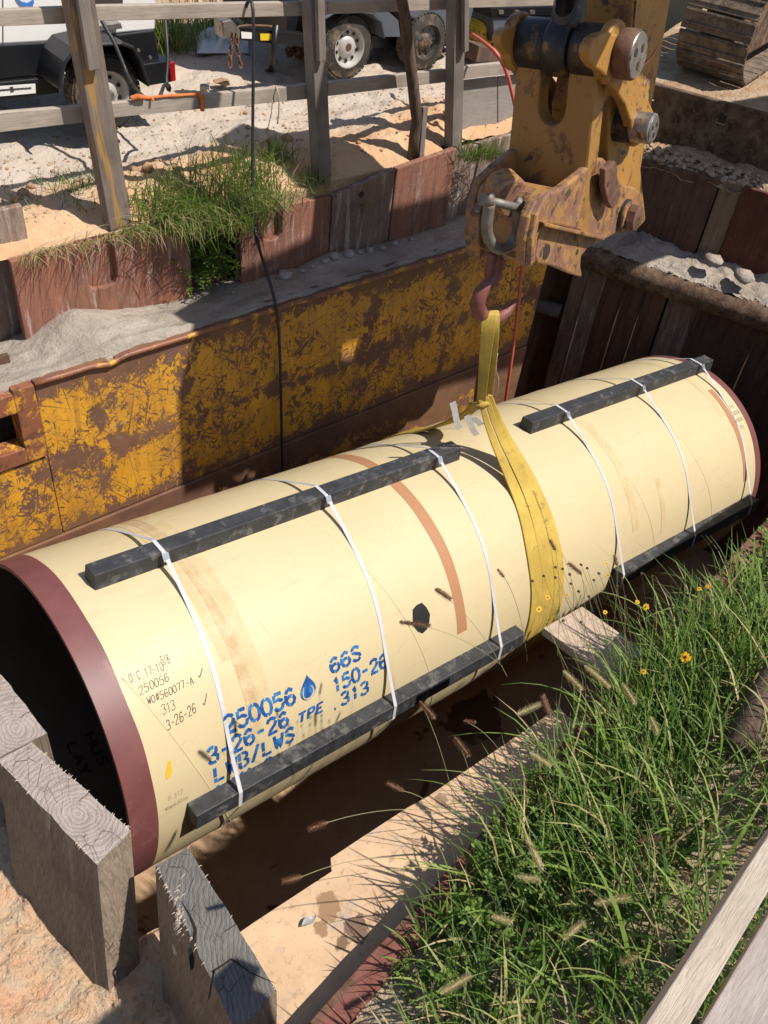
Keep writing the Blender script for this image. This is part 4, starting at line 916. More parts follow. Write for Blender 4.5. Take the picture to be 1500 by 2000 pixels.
obj('jack_foot', MB().lathe(Yp(529, 143, Y2 - .05), (0, 0, 1), [(0, 0), (0, .05), (.012, .05), (.012, 0)], 14), m_black, t2)
def chain(P, r, w, mat, name, parent=None):
    mb = MB()
    L = sum((b - a).length for a, b in zip(P, P[1:])); n = max(2, int(L / (r * 5.2)))
    def at(d):
        for a, b in zip(P, P[1:]):
            l = (b - a).length
            if d <= l: return a + (b - a) * d / l, (b - a).normalized()
            d -= l
        return P[-1], (P[-1] - P[-2]).normalized()
    for i in range(n):
        c, t = at(L * (i + .5) / n); s = t.cross(V(0, 1, .2)).normalized(); s = s if i % 2 else t.cross(s)
        pts = [c + t * math.cos(a) * r * 3.6 + s * math.sin(a) * r * 2.1 for a in (2 * math.pi * k / 10 for k in range(11))]; mb.tube(pts, r, 5, False)
    return obj(name, mb, mat, parent, True)
for x0, x1 in ((455, 449), (462, 470)): chain([Yp(x0, 66, Y2 - .06), Yp((x0 + x1) / 2 - 2, 100, Y2 - .07), Yp(x1, 132, Y2 - .08)], .0065, 1, m_rustp, 'safety_chain', t2)
px_tube('handle', [(462, 55, Y2 - .03), (470, 50, Y2 - .03), (520, 50, Y2 - .03), (540, 54, Y2 - .03)], .008, m_rustp, None, None).parent = None
bpy.data.objects['handle'].name = 'tongue_rod'; o = bpy.data.objects['tongue_rod']; o.parent = t2; o.matrix_parent_inverse = WM[t2.name].inverted()
hp = tag(chain([Zp(560, 98, .03), Zp(585, 106, .05), Zp(575, 96, .08), Zp(598, 100, .04), Zp(566, 104, .09), Zp(590, 94, .1)], .013, 1, m_rustp, 'chain'), 'rusty chain heaped on the ground under the grey trailer', 'chain')
# tool box, duct coil, pink drum
tb = thing('tool_box', Zp(1025, 92, 0), 'dark plastic tool box with a ribbed lid behind the red hose', 'tool box')
yb = Zp(1025, 92, 0).y
obj('bin', extpx([(962, 34), (1130, 30), (1130, 88), (966, 84)], yb, .45), m_greyp, tb, bevel=.012)
mb = extpx([(958, 14), (1130, 10), (1130, 31), (962, 35)], yb - .02, .5); obj('lid', mb, m_black, tb, bevel=.012)
for x in (975, 1006, 1036): obj('latch', extpx([(x, 20), (x + 9, 20), (x + 9, 28), (x, 28)], yb - .03, .02), m_hub, tb, bevel=.002)
dc = Zp(950, 94, 0); 
m_yd = NT('yellow_duct'); _p = m_yd.pos(); m_yd = m_yd.done(m_yd.mix(m_yd.step(m_yd.noise(_p, 18, 6, .7), .52, .6), (.72, .47, .03), (.12, .07, .03)), .6, 0, m_yd.noise(_p, 30), .2)
mb = MB(); c = dc + V(.0, .1, .12)
def duct(u, v):
    a = 2 * math.pi * u; b = 2 * math.pi * v; rr = .062 * (1 + .10 * abs(math.sin(19 * a)))
    R0 = .085; d = V(math.cos(a), .25 * math.cos(a), math.sin(a) * .85)
    return c + d * (R0 + rr * math.cos(b) * .95) + V(-.2, 1, 0).normalized() * rr * 1.7 * math.sin(b)
mb.grid(duct, 190, 14); tag(obj('duct_coil', mb, m_yd, smooth=True), 'coil of dirty yellow ribbed duct beside the tool box', 'duct')
dp = Zp(942, 60, 0); mb = MB().lathe(dp, (0, 0, 1), [(0, 0), (0, .09), (.30, .10), (.31, .07), (.31, 0)], 20); tag(ang_smooth(obj('bucket', mb, m_plain('pink_plastic', (.55, .22, .27), .5))), 'pinkish plastic bucket behind the yellow duct coil', 'bucket')
tag(obj('plank', extpx([(930, 122), (936, 90), (1004, 108), (1001, 118)], Zp(960, 122, 0).y, .3), m_stake, bevel=.003), 'brown plank propped under the red hose by the duct coil', 'plank')
mb = MB().lathe(Zp(400, 180, 0), (0, 0, 1), [(0, .0), (0, .035), (.05, .035), (.05, 0)], 16); tag(ang_smooth(obj('concrete_plug', mb, m_rock)), 'small round grey concrete plug on the pale dirt', 'plug')
mb = MB().rock(Zp(433, 158, .02), .05, 5, (1.3, .7, .35)); tag(obj('brick_piece', mb, m_rocko), 'larger broken orange brick lying on pale dirt', 'brick')
mb = MB().rock(Zp(440, 164, .02), .03, 9, (1.3, .7, .5)); tag(obj('brick_piece', mb, m_rocko), 'smaller brick chip in front of the broken orange one', 'brick')
L = []
for px, py, r in ((482, 218, .035), (484, 250, .032), (560, 272, .06), (515, 222, .02), (288, 330, .06), (262, 322, .045), (305, 312, .03), (45, 375, .05), (30, 385, .04), (345, 330, .035), (585, 106, .06), (60, 360, .035), (150, 350, .03), (525, 280, .03), (730, 250, .02), (760, 262, .02), (850, 255, .03), (870, 230, .04), (700, 285, .025), (745, 290, .02)):
    r *= .7; p = Zp(px, py, 0); p.z = hfar(p.x, p.y) + r * .25; L.append((p, r, None))
rocks(L, m_rocko, 'lump of orange clay lying on the dirt near the guard rail', 'clay lumps around the guard rail', 'clay lump')
mb = MB()
for k in range(1300):
    x = random.uniform(1.3, 6.2); y = random.uniform(4.72, 5.9) if k < 1000 else random.uniform(5.9, 9); r = random.uniform(.003, .011) * (1.8 if random.random() < .05 else 1)
    mb.rock(V(x, y, hfar(x, y) + r * .2), r, k, (1, random.uniform(.6, 1.2), .6)) if r > .009 else mb.box(V(x, y, hfar(x, y)), V(r, r * .3, 0), V(-r * .3, r * .8, r * .2), V(0, 0, r * .6))
tag(obj('clay_crumbs', mb, m_clay), 'scattered crumbs of clay and gravel over the site ground', 'crumbs', kind='stuff')
# tarp, chain link fence
def tarp(u, v):
    p = Zp(385 + 100 * u, 104 - 44 * v, 0); return V(p.x, p.y, .0 + .09 * math.sin(math.pi * u) ** .6 * math.sin(math.pi * min(1, v * 1.05)) ** .6 * (1 + .8 * noise.noise(V(u * 5, v * 4, 0))) + .05 * noise.noise(V(u * 9, v * 5, 2)) * math.sin(math.pi * u) * math.sin(math.pi * v))
tag(obj('tarp', MB().grid(tarp, 50, 36), m_plain('white_tarp', (.68, .66, .66), .6, 0, .15, 4, .3), smooth=True), 'crumpled white tarpaulin on the ground by the wire fence', 'tarp')
cf = thing('wire_fence', V(4.5, 8.6, 0), 'chain link wire fence behind the trailers', 'fence')
mb = MB(); yw = 9.3
for k in range(-30, 60):
    x0 = 2.5 + k * .085
    for sgn in (1, -1):
        a = V(x0, yw, 0); b = V(x0 + sgn * 1.2, yw + .004 * sgn, 1.2); mb.tube([a, b], .0035, 3, False)
obj('wire_mesh', mb, m_hub, cf)
for x in (3.3, 5.3, 7.4): obj('fence_pole', MB().tube([V(x, yw + .03, -.1), V(x, yw + .03, 1.5)], .025, 8), m_hub, cf, True)
# ------------------------------------------------------------------ EXCAVATOR
C0 = V(3.55, 2.87, .3); p_ = V(.25630, -.95653, .13917); U_ = (V(0, 0, 1) - p_ * p_.z).normalized(); F_ = U_.cross(p_); F_ = F_ if F_.x > 0 else -F_
def PQ(px, py, q): return Pl(px, py, C0 + p_ * q, p_)
def ab(a, b, q): return C0 + F_ * a + U_ * b + p_ * q
ex = thing('excavator', V(10.5, 4.9, .05), 'yellow excavator reaching over the pit with a worn quick coupler', 'excavator')
def slabq(name, px, q, th, mat, parent=ex, bevel=.006, extra=None):
    P = [PQ(x, y, q) for x, y in px] + (extra or [])
    return obj(name, MB().ext(P, -p_ * th), mat, parent, bevel=bevel)
# stick: upper part goes on above the frame
P = [PQ(1228, 435, .17), PQ(1203, 415, .17), PQ(1188, 320, .17), PQ(1190, 220, .17), PQ(1206, 150, .17), PQ(1228, 90, .17), PQ(1240, 0, .17), ab(.74, 2.3, .17), ab(.85, 2.9, .17), ab(1.2, 3.0, .17), ab(1.4, 2.5, .17), ab(1.3, 1.6, .17), PQ(1310, 0, .17), PQ(1278, 180, .17), PQ(1252, 330, .17), PQ(1262, 430, .17), PQ(1246, 448, .17)]
stick = obj('stick', MB().ext(P, -p_ * .34), m_cat1, ex, bevel=.012)
e = [PQ(1238, 0, .176), PQ(1310, -20, .176)]
obj('stick_seam', MB().tube([PQ(1242, 0, .172), PQ(1230, 118, .172), PQ(1214, 200, .172)], .006, 6), m_grease, ex)
obj('spray_mark', MB().ribbon([PQ(1288, 88, .174), PQ(1270, 115, .174), PQ(1245, 140, .174)], F_ * .03 + U_ * .02, .002), m_plain('pink_spray', (.72, .20, .20), .6, 0, .3, 18), ex)
for a, b in (((1254, 50), .03), ((1262, 60), .02)): obj('stick_lug', MB().ext([PQ(1246, 60, .19), PQ(1262, 58, .19), PQ(1256, 88, .19), PQ(1246, 92, .19)], -p_ * .02), m_grease, ex) if b == .03 else None
# rockers
rk = [(1190 + 40 * math.cos(R_(a)), 103 - 40 * math.sin(R_(a))) for a in range(250, 19, -23)] + [ (1240, 140), (1266, 192), (1277, 218), (1276, 255), (1262, 275), (1240, 288), (1236, 262), (1233, 240), (1222, 205), (1200, 170)]
slabq('rocker_arm', rk, .285, .055, m_cat1, bevel=.01)
obj('rocker_arm', MB().ext([PQ(x, y, .285) - p_ * .52 for x, y in [(1196 + 26 * math.cos(R_(a)), 103 - 30 * math.sin(R_(a))) for a in range(250, 19, -23)] + rk[11:]], -p_ * .05), m_cat1, ex, bevel=.01)
# top pin
TP = PQ(1105, 92, 0)
tl = lambda s0, s1, r, mat, name, n=40: ang_smooth(obj(name, MB().lathe(TP + p_ * s0, p_, [(0, 0), (0, r * .94), (.012, r), (s1 - s0 - .012, r), (s1 - s0, r * .94), (s1 - s0, 0)], n), mat, ex))
tl(-.235, -.075, .118, m_grease, 'link_boss'); tl(-.07, .055, .138, m_grease, 'rod_eye'); tl(.06, .205, .118, m_grease, 'link_boss')
tl(-.30, -.24, .135, m_cat1, 'rocker_boss'); tl(.21, .262, .142, m_cat1, 'rocker_boss'); tl(.29, .375, .112, m_rustp, 'pin_cap')
def capface(c, r, name):
    mb = MB().lathe(c, p_, [(0, 0), (0, r * .93), (.005, r * .9), (.005, 0)], 36); ang_smooth(obj(name, mb, m_hub, ex)); mb = MB()
    for k in range(3):
        a = R_(35 + 120 * k); cc = c + (F_ * math.cos(a) + U_ * math.sin(a)) * r * .42 + p_ * .0062; mb.lathe(cc, p_, [(0, r * .19), (0, 0)], 16)
    obj('bolt_holes', mb, m_grease, ex)
capface(TP + p_ * .376, .11, 'cap_plate')
RP = PQ(1262, 250, .33); ang_smooth(obj('pin_cap', MB().lathe(RP - p_ * .08, p_, [(0, .07), (.0, .078), (.115, .078), (.12, .072), (.12, 0)], 36), m_hub, ex)); capface(RP + p_ * .04, .072, 'cap_plate')
obj('pivot_boss', MB().lathe(RP - p_ * .18, p_, [(0, .09), (.11, .09)], 30), m_grease, ex, True)
# bucket cylinder rod going up out of view
obj('cylinder_rod', MB().tube([TP + U_ * .1 - F_ * .01, ab(-.02, 2.0, -.0)], .055, 28), m_chrome, ex, True)
ang_smooth(obj('rod_collar', MB().lathe(TP + U_ * .1, U_, [(0, .085), (.10, .078), (.12, .07), (.16, .07), (.165, .055)], 28), m_grease, ex))
obj('cylinder_barrel', MB().tube([ab(-.02, 2.0, 0), ab(.2, 2.9, 0)], .09, 24), m_cat1, ex, True)
m_cat3 = m_cat('dirty_link_paint', (.33, .17, .045), (.15, .07, .035), (.06, .038, .028), .53, .58, 4)
# bucket link
def lk(name, px, q0, q1, mat=m_cat1):
    P = [PQ(x, y, q0) for x, y in px]; return obj(name, MB().ext(P, p_ * (q1 - q0)), mat, ex, bevel=.012)
# body in the plane of its front face: corners along p at each height
def linkbox(name, b0, b1, q0, q1, a0, a1, mat=m_cat1, bv=.015, taper=0):
    c = TP; P = [c + U_ * b0 + F_ * a0 + p_ * q0, c + U_ * b1 + F_ * (a0) + p_ * (q0 - taper), c + U_ * b1 + F_ * a1 + p_ * (q0 - taper), c + U_ * b0 + F_ * a1 + p_ * q0]
    return obj(name, MB().ext(P, p_ * (q1 - q0)), mat, ex, bevel=bv)
HB = -.93
lp2 = [(-.235, .0), (-.25, -.45), (-.25, HB), (.215, HB), (.215, -.45), (.205, 0), (.05, 0), (.055, -.26)] + [(-.0225 + .0775 * math.cos(R_(a)), -.27 - .09 * math.sin(R_(a))) for a in (20, 45, 70, 90, 110, 135, 160)] + [(-.10, -.26), (-.095, 0)]
obj('bucket_link', MB().ext([TP + p_ * q + U_ * b - F_ * .055 for q, b in lp2], F_ * .125), m_cat3, ex, bevel=.014)
# coupler
co = m_cat2
fp = [(1167, 310), (1180, 309), (1190, 320), (1200, 345), (1212, 360), (1240, 366), (1252, 378), (1255, 402), (1250, 432), (1232, 450), (1200, 458), (1182, 468), (1150, 458), (1100, 442), (1062, 438), (1052, 462), (1045, 512), (1040, 521), (1030, 521), (1024, 512), (1026, 470), (1034, 425), (1048, 395), (1060, 380), (1085, 374), (1100, 366), (1140, 335)]
slabq('coupler_plate', fp, .215, .05, co, bevel=.012)
# front horn has width
hn = [(1026, 512), (1028, 460), (1036, 420), (1050, 392), (1062, 378)]
obj('coupler_horn', MB().ribbon([PQ(x, y, .20) for x, y in hn], p_ * .09, .05), co, ex, bevel=.01)
hb = [(929, 495), (925, 450), (928, 410), (938, 385), (950, 372)]
obj('coupler_horn', MB().ribbon([PQ(x, y, -.20) for x, y in hb], p_ * .09, .05), co, ex, bevel=.01)
bp = [(x - 93, y - 12) for x, y in fp]
bpl = [(1022, 283), (1030, 300), (1010, 345), (1000, 360), (1060, 380), (1060, 440), (975, 425), (950, 450), (946, 500), (938, 508), (925, 500), (922, 450), (927, 392), (940, 350), (975, 318)]
slabq('coupler_plate', bpl, -.20, .045, co, bevel=.01)
# cross body between the plates
mb = MB().ext([PQ(x, y, .17) for x, y in ((1062, 380), (1100, 370), (1160, 395), (1180, 440), (1120, 436), (1070, 430), (1050, 420))], -p_ * .37); obj('coupler_body', mb, co, ex, bevel=.03)
mb = MB().ext([PQ(x, y, .15) for x, y in ((1052, 400), (1078, 385), (1090, 420), (1070, 500), (1040, 500))], -p_ * .33); obj('coupler_web', mb, co, ex, bevel=.02)
lo = [(1062, 440), (1100, 444), (1180, 466), (1150, 482), (1136, 500), (1134, 520), (1138, 541), (1124, 538), (1110, 532), (1085, 521), (1052, 514), (1046, 500), (1052, 470)]
slabq('lower_jaw', lo, .19, .05, co, bevel=.008); obj('lower_jaw', MB().ext([PQ(x, y, .19) - p_ * .34 for x, y in lo], -p_ * .05), co, ex, bevel=.008)
obj('jaw_opening', MB().lathe(PQ(1068, 492, .1925), p_, [(0, .04), (.001, 0)], 24), m_hole_shade, ex); obj('jaw_hole', MB().lathe(PQ(1128, 492, .1925), p_, [(0, .016), (.001, 0)], 16), m_hole_shade, ex)
obj('coupler_ledge', MB().ext([PQ(x, y, .245) for x, y in ((1062, 434), (1182, 462), (1182, 470), (1062, 442))], -p_ * .07), co, ex, bevel=.005)
LK = PQ(1186, 345, .225); mb = MB().lathe(LK - p_ * .01, p_, [(0, .082), (.028, .082), (.034, .072), (.034, 0)], 32); ang_smooth(obj('lock_disc', mb, m_rustp, ex))
slabq('lock_plate', [(1182, 330), (1196, 324), (1206, 340), (1213, 378), (1206, 400), (1196, 408), (1188, 395), (1181, 365)], .285, .035, m_rustp, bevel=.008)
obj('lock_hole', MB().lathe(PQ(1188, 360, .287), p_, [(0, .014), (.001, 0)], 14), m_hole_shade, ex)
SP = PQ(1232, 424, .26); ang_smooth(obj('stick_pin', MB().lathe(SP - p_ * .12, p_, [(0, .11), (.06, .11), (.075, .09), (.11, .09), (.115, .07)], 36), co, ex))
ang_smooth(obj('pin_nut', MB().lathe(SP - p_ * .0, p_, [(0, .075), (.045, .075), (.05, .065), (.05, 0)], 8), m_rustp, ex)); obj('pin_bore', MB().lathe(SP + p_ * .052, p_, [(0, .014), (.001, 0)], 12), m_hole_shade, ex)
ang_smooth(obj('pin_seat', MB().lathe(SP - p_ * .06, p_, [(0, .095), (.035, .095), (.04, .085), (.04, .07)], 30), m_grease, ex))
# lifting eye
eye = MB(); Y0 = 2.86
eo = [(968, 385), (974, 370), (986, 358), (1004, 350), (1020, 350), (1030, 360), (1030, 395), (1010, 415), (996, 428), (982, 425), (972, 408)]
obj('lifting_eye', MB().ext([Yp(x, y, Y0 - .02) for x, y in eo], (.03, .12, .01)), co, ex, bevel=.015)
# boom, body, tracks (mostly above or beyond the picture)
bm = [(3.3, 1.95), (3.78, 1.92), (4.0, 2.3), (4.3, 2.7), (5.25, 2.75), (5.35, 2.0), (7.0, 1.8), (7.3, 2.3), (11.4, 1.6), (11.8, 2.1), (7.5, 3.3), (4.9, 3.3), (3.9, 3.12), (3.32, 2.75)]  # unseen, out of line with the stick; outline shaped to shade the trench panel
obj('boom_shadow_caster', MB().ext([V(x, 2.05, z) for x, z in bm], (0, .5, 0)), m_cat1, ex, bevel=.02)
BD = V(.966, .2588, 0); BW_ = V(.2588, -.966, 0); HC = ab(8.6, 0, 0); HC.z = 1.9
obj('machine_house', MB().box(HC + BD * 1.0, BD * 1.9, BW_ * 1.25, V(0, 0, .65)), m_cat1, ex, bevel=.08)
obj('counterweight', MB().box(HC + BD * 3.1, BD * .25, BW_ * 1.25, V(0, 0, .6)), m_greyp, ex, bevel=.1)
obj('cab', MB().box(HC + BD * -.1 - BW_ * .85 + V(0, 0, .9), BD * .75, BW_ * .45, V(0, 0, .8)), m_black, ex, bevel=.1)
m_shoe = m_earth('caked_track_steel', (.16, .12, .09), (.24, .18, .13), (.10, .075, .06), 4, .7, .02, (.3, .22, .16))
def track(c0, wid, ln, r, visible=True):
    """c0 = bottom front centre of the loop"""
    tr = obj('track', MB().box(c0 + BD * (r + ln / 2) + V(0, 0, r), BD * ln / 2, BW_ * wid * .3, V(0, 0, r * .62)), m_cake, ex, bevel=.03)
    for xx in (0, ln): ang_smooth(obj('idler', MB().lathe(c0 + BD * (r + xx) + V(0, 0, r) - BW_ * wid * .25, BW_, [(0, 0), (0, r * .82), (wid * .5, r * .82), (wid * .5, 0)], 32), m_cake, tr))
    per = 2 * ln + 2 * math.pi * r; n = int(per / .168)
    for k in range(n):
        d = per * k / n
        if d < ln: P, T = c0 + BD * (r + d), BD
        elif d < ln + math.pi * r: a = (d - ln) / r; P, T = c0 + BD * (r + ln + r * math.sin(a)) + V(0, 0, r - r * math.cos(a)), BD * math.cos(a) + V(0, 0, math.sin(a))
        elif d < 2 * ln + math.pi * r: P, T = c0 + BD * (r + ln - (d - ln - math.pi * r)) + V(0, 0, 2 * r), -BD
        else: a = (d - 2 * ln - math.pi * r) / r; P, T = c0 + BD * (r - r * math.sin(a)) + V(0, 0, r + r * math.cos(a)), -BD * math.cos(a) - V(0, 0, math.sin(a))
        Nn = T.cross(BW_); cc = c0 + BD * (r + ln / 2) + V(0, 0, r); Nn = Nn if Nn.dot(P - cc) > 0 else -Nn
        mb = MB().box(P, T * .077, BW_ * wid / 2, Nn * .012)
        for g in (-.06, .03): mb.box(P + T * g + Nn * .014, T * .009, BW_ * wid / 2 * .985, Nn * .010)
        if k > 0: mb = mb
        obj('track_shoe', mb, m_shoe, tr, bevel=.003)
    return tr
a_ = ew(-.12, 0, 1.25); b_ = ew(.52, 0, 1.25)
track((a_ + b_) / 2 + V(0, 0, .09), .62, 3.2, .40)
track((a_ + b_) / 2 + V(0, 0, .09) + BW_ * 2.25, .62, 3.2, .40)
# mud lumps pressed in the shoes
# ------------------------------------------------------------------ SHACKLE, HOOK, SLING
sh = thing('shackle', Yp(978, 492, 2.80), 'grey bow shackle hanging from the lifting eye of the coupler', 'shackle')
bow = [(956, 398), (953, 418), (950, 440), (952, 462), (962, 480), (978, 488), (996, 481), (1008, 462), (1012, 440), (1011, 420), (1011, 402)]
P = [Yp(x, y, 2.76) for x, y in bow]; q = [P[0]]
for a, b in zip(P, P[1:]): q += [a * .75 + b * .25, a * .25 + b * .75]
obj('bow', MB().tube(q + [P[-1]], .029, 14), m_galv, sh, True)
for x, y in ((956, 392), (1012, 400)): obj('ear', MB().rock(Yp(x, y, 2.76), .034, 2, (.8, .9, 1)), m_galv, sh, True)
pa, pb = Yp(948, 390, 2.78), Yp(1026, 410, 2.74); obj('pin', MB().tube([pa, pb], .021, 14), m_galv, sh, True)
ax = (pb - pa).normalized(); ang_smooth(obj('nut', MB().lathe(pb - ax * .015, ax, [(0, 0), (0, .043), (.055, .043), (.058, .036), (.058, 0)], 6), m_galv, sh), 20); ang_smooth(obj('pin_head', MB().lathe(pa - ax * .02, ax, [(0, 0), (0, .03), (.03, .03), (.03, 0)], 16), m_galv, sh))
hk = thing('lifting_hook', Yp(960, 635, 2.85), 'worn red lifting hook hanging from the grey shackle', 'hook')
hc = [(978, 482), (974, 500), (972, 520), (968, 540), (952, 556), (938, 574), (932, 594), (938, 612), (954, 622), (974, 620), (992, 608), (1004, 592), (1008, 584)]
rr = [.016, .024, .028, .032, .036, .040, .042, .043, .041, .035, .027, .016, .010]
P = [Yp(x, y, 2.85) for x, y in hc]; obj('hook_body', MB().tube(P, rr, 14), m_hook, hk, True)
obj('hook_neck', MB().ext([Yp(x, y, 2.84) for x, y in ((966, 500), (978, 498), (982, 530), (981, 548), (970, 552), (956, 548), (958, 525))], (.0, .05, 0)), m_hook, hk, bevel=.01)
obj('safety_latch', MB().tube([Yp(x, y, 2.80) for x, y in ((976, 508), (986, 510), (984, 524), (979, 530), (981, 540))], .007, 8), m_hook, hk, True)
def m_sling():
    t = NT('yellow_webbing'); p = t.pos()
    col = t.mix(t.step(t.noise(p, 5, 4), .35, .65), (.52, .36, .075), (.40, .27, .055)); col = t.mix(t.step(t.noise(p, 11, 6, .7), .56, .68), col, (.22, .15, .06))
    col = t.mix(t.math('MULTIPLY', t.step(t.math('SINE', t.math('MULTIPLY', t.noise(t.pos((60, 60, 6)), 1, 2), 20.0)), .2, .9), .25), col, (.35, .22, .04))
    return t.done(col, .75, 0, t.noise(t.pos((40, 40, 8)), 2, 3), .4, .004, .25)
m_sling = m_sling()
sg = thing('lifting_sling', Yp(950, 785, 2.87), 'yellow webbing sling choked around the pipe and hung on the hook', 'sling')
G0 = Yp(944, 786, 2.84)
def webbing(name, P, W, th=.012, ss=1):
    for _ in range(ss):
        q = [P[0]]; w = [W[0]]
        for i in range(len(P) - 1): q += [P[i] * .75 + P[i + 1] * .25, P[i] * .25 + P[i + 1] * .75]; w += [W[i] * .75 + W[i + 1] * .25, W[i] * .25 + W[i + 1] * .75]
        P, W = q + [P[-1]], w + [W[-1]]
    return obj(name, MB().ribbon(P, W, th), m_sling, sg, True, bevel=.003)
rt = V(.78, -.6, 0).normalized()
webbing('webbing', [Yp(952, 640, 2.93), Yp(956, 612, 2.90), Yp(957, 605, 2.85), Yp(955, 618, 2.80), Yp(951, 660, 2.80), Yp(946, 710, 2.81), Yp(942, 760, 2.83), Yp(940, 790, 2.84)], [rt * .085, rt * .09, rt * .085, rt * .08, rt * .075, rt * .065, rt * .055, rt * .05])
webbing('webbing', [Yp(968, 640, 2.93), Yp(968, 612, 2.90), Yp(967, 606, 2.85), Yp(967, 620, 2.79), Yp(966, 660, 2.785), Yp(962, 710, 2.80), Yp(956, 760, 2.83), Yp(953, 790, 2.84)], [rt * .04, rt * .045, rt * .04, rt * .05, rt * .05, rt * .045, rt * .05, rt * .05])
RS = PR + .008
def fan(s_top, s_bot, offs, w, name='webbing', g=G0, gj=V(0, 0, 0)):
    P = [g + gj, g + gj * .5 + (cyl(s_top, 14, RS) - g) * .45, cyl(s_top + (s_bot - s_top) * .08, 22, RS + .02)]; W = [rt * .03, (rt * .6 + PA * .4).normalized() * .045, PA * w * .8]
    for ph in range(30, 151, 8):
        k = min(1, (ph - 20) / 35); k = k * k * (3 - 2 * k)
        P.append(cyl(s_top + (s_bot - s_top) * k + offs * 0, ph, RS)); W.append(PA * (w * (.8 + .2 * k)))
    webbing(name, P, W, .012, 1)
fan(2.85, 2.775, 0, .105, gj=V(-.03, 0, .03)); fan(3.01, 2.985, 0, .105, gj=V(.05, 0, .03)); fan(2.93, 2.865, 0, .075, gj=V(.0, -.01, .05)); fan(2.975, 2.92, 0, .05, gj=V(.02, -.02, .06))
for so_, gj in ((2.76, V(-.02, 0, 0)), (2.86, V(.0, .02, .01))):
    P = [G0 + gj, G0 + (cyl(so_, -20, RS) - G0) * .5, cyl(so_, -28, RS)] + [cyl(so_ - .1 * min(1, (k - 4) / 6), -k * 8, RS) for k in range(5, 20)]
    webbing('webbing', P, [rt * .05, rt * .07] + [PA * .085] * (len(P) - 2))
obj('choker_wrap', MB().tube([G0 + V(-.05, .06, -.04), G0 + V(-.02, -.02, .0), G0 + V(.035, -.02, .005), G0 + V(.07, .03, -.02)], [.018, .022, .022, .016], 10), m_sling, sg, True)
m_tag = m_plain('sling_tag', (.66, .62, .58), .5, 0, .2, 30, .05, (.5, .25, .18), .66)
for pts in (((884, 786), (888, 800), (891, 818), (897, 838)), ((912, 812), (918, 826), (924, 840), (931, 850)), ((922, 815), (932, 822), (940, 830))):
    obj('sling_tag', MB().ribbon([Yp(x, y, 2.80) for x, y in pts], V(.035, -.01, .012), .002), m_tag, sg)
px_tube('string', [(972, 690, 2.95), (968, 720, 2.96), (975, 745, 2.97), (970, 772, 2.98)], .003, m_str, 'grey tag line dangling behind the sling below the hook', 'string', 5)
# ------------------------------------------------------------------ near hand rail at the lower right
nr = 'near guard rail boards'
def quadboard(px4, z, th, mat, lab):
    P = [Zp(x, y, z) for x, y in px4]; x = (P[1] - P[0]).normalized(); y = V(0, 0, 1).cross(x); fr = Matrix((x, y, V(0, 0, 1))).transposed().to_4x4(); fr.translation = P[0]
    return tag(obj('rail_board', MB().ext(P, (0, 0, -th)), mat, frame=fr, bevel=.0025), lab, 'rail board', nr)
quadboard([(1235, 2040), (1545, 1560), (1545, 1665), (1325, 2040)], 1.1, .14, m_wood('near_lumber', (.50, .42, .335), (.38, .305, .235), bs=.5, k=4), 'weathered board crossing the lower right corner')
quadboard([(1335, 2060), (1560, 1685), (1800, 1800), (1500, 2300)], 1.03, .04, m_wood('near_lumber_grey', (.38, .33, .30), (.29, .245, .22), bs=.4, k=4), 'wider grey board at the very corner behind the narrow one')
# ------------------------------------------------------------------ VEGETATION
rnd = random.Random(11)
def blade(mb, b, az, L, w, lean, droop, n=6, wav=.0):
    """b base, az heading, lean start tilt (0 upright), droop extra bend along the length"""
    h = V(math.cos(az), math.sin(az), 0); sd = V(-h.y, h.x, 0); sd = (sd + V(0, 0, rnd.uniform(-.5, .5))).normalized(); p = Vector(b); vs = []; st = L / n
    for i in range(n + 1):
        t = i / n; a = lean + droop * t * t; ww = w * (1 - t ** 2.2) * (.55 + .45 * min(1, t * 4)) + .0003
        vs += [p - sd * ww / 2, p + sd * ww / 2]; p = p + (h * math.sin(a) + V(0, 0, math.cos(a))) * st + sd * wav * math.sin(t * 7)
    mb.add(vs, [(2 * i, 2 * i + 1, 2 * i + 3, 2 * i + 2) for i in range(n)])
def leaf(mb, p, d, up, L, w):
    s = d.cross(up).normalized(); m = p + d * L * .5 + up * L * .10
    mb.add([p, p + d * L * .25 + s * w / 2, m + s * w * .45, p + d * L, m - s * w * .45, p + d * L * .25 - s * w / 2], [(0, 1, 2), (0, 2, 4), (0, 4, 5), (2, 3, 4)])
def sprig(mb, base, az, L, n, ll, lw, lean=.5, droop=.5):
    h = V(math.cos(az), math.sin(az), 0); p = Vector(base); st = L / n; pts = [p.copy()]
    for i in range(n):
        a = lean + droop * i / n; t = h * math.sin(a) + V(0, 0, math.cos(a)); p = p + t * st; pts.append(p.copy())
        for k in range(3):
            q = rnd.uniform(0, 6.28); side = V(math.cos(q), math.sin(q), rnd.uniform(-.1, .5)).normalized()
            leaf(mb, p, (side + t * .5).normalized(), V(0, 0, 1), ll * rnd.uniform(.6, 1.2) * (1.1 - .5 * i / n), lw)
    mb.tube(pts, [.0022 * (1 - .7 * i / n) for i in range(len(pts))], 4, False)
g1, g2, g3, w1 = MB(), MB(), MB(), MB()
def gz(x, y): return hnear(x, y)
def dens(x, y, d):
    v = .6 + 1.5 * noise.noise(V(x * 3.1, y * 3.6, 4))
    if x < 1.2: v -= (1.2 - x) * 1.0
    if x < 1.9 and y < .45: v += .45
    return v
cnt = 0
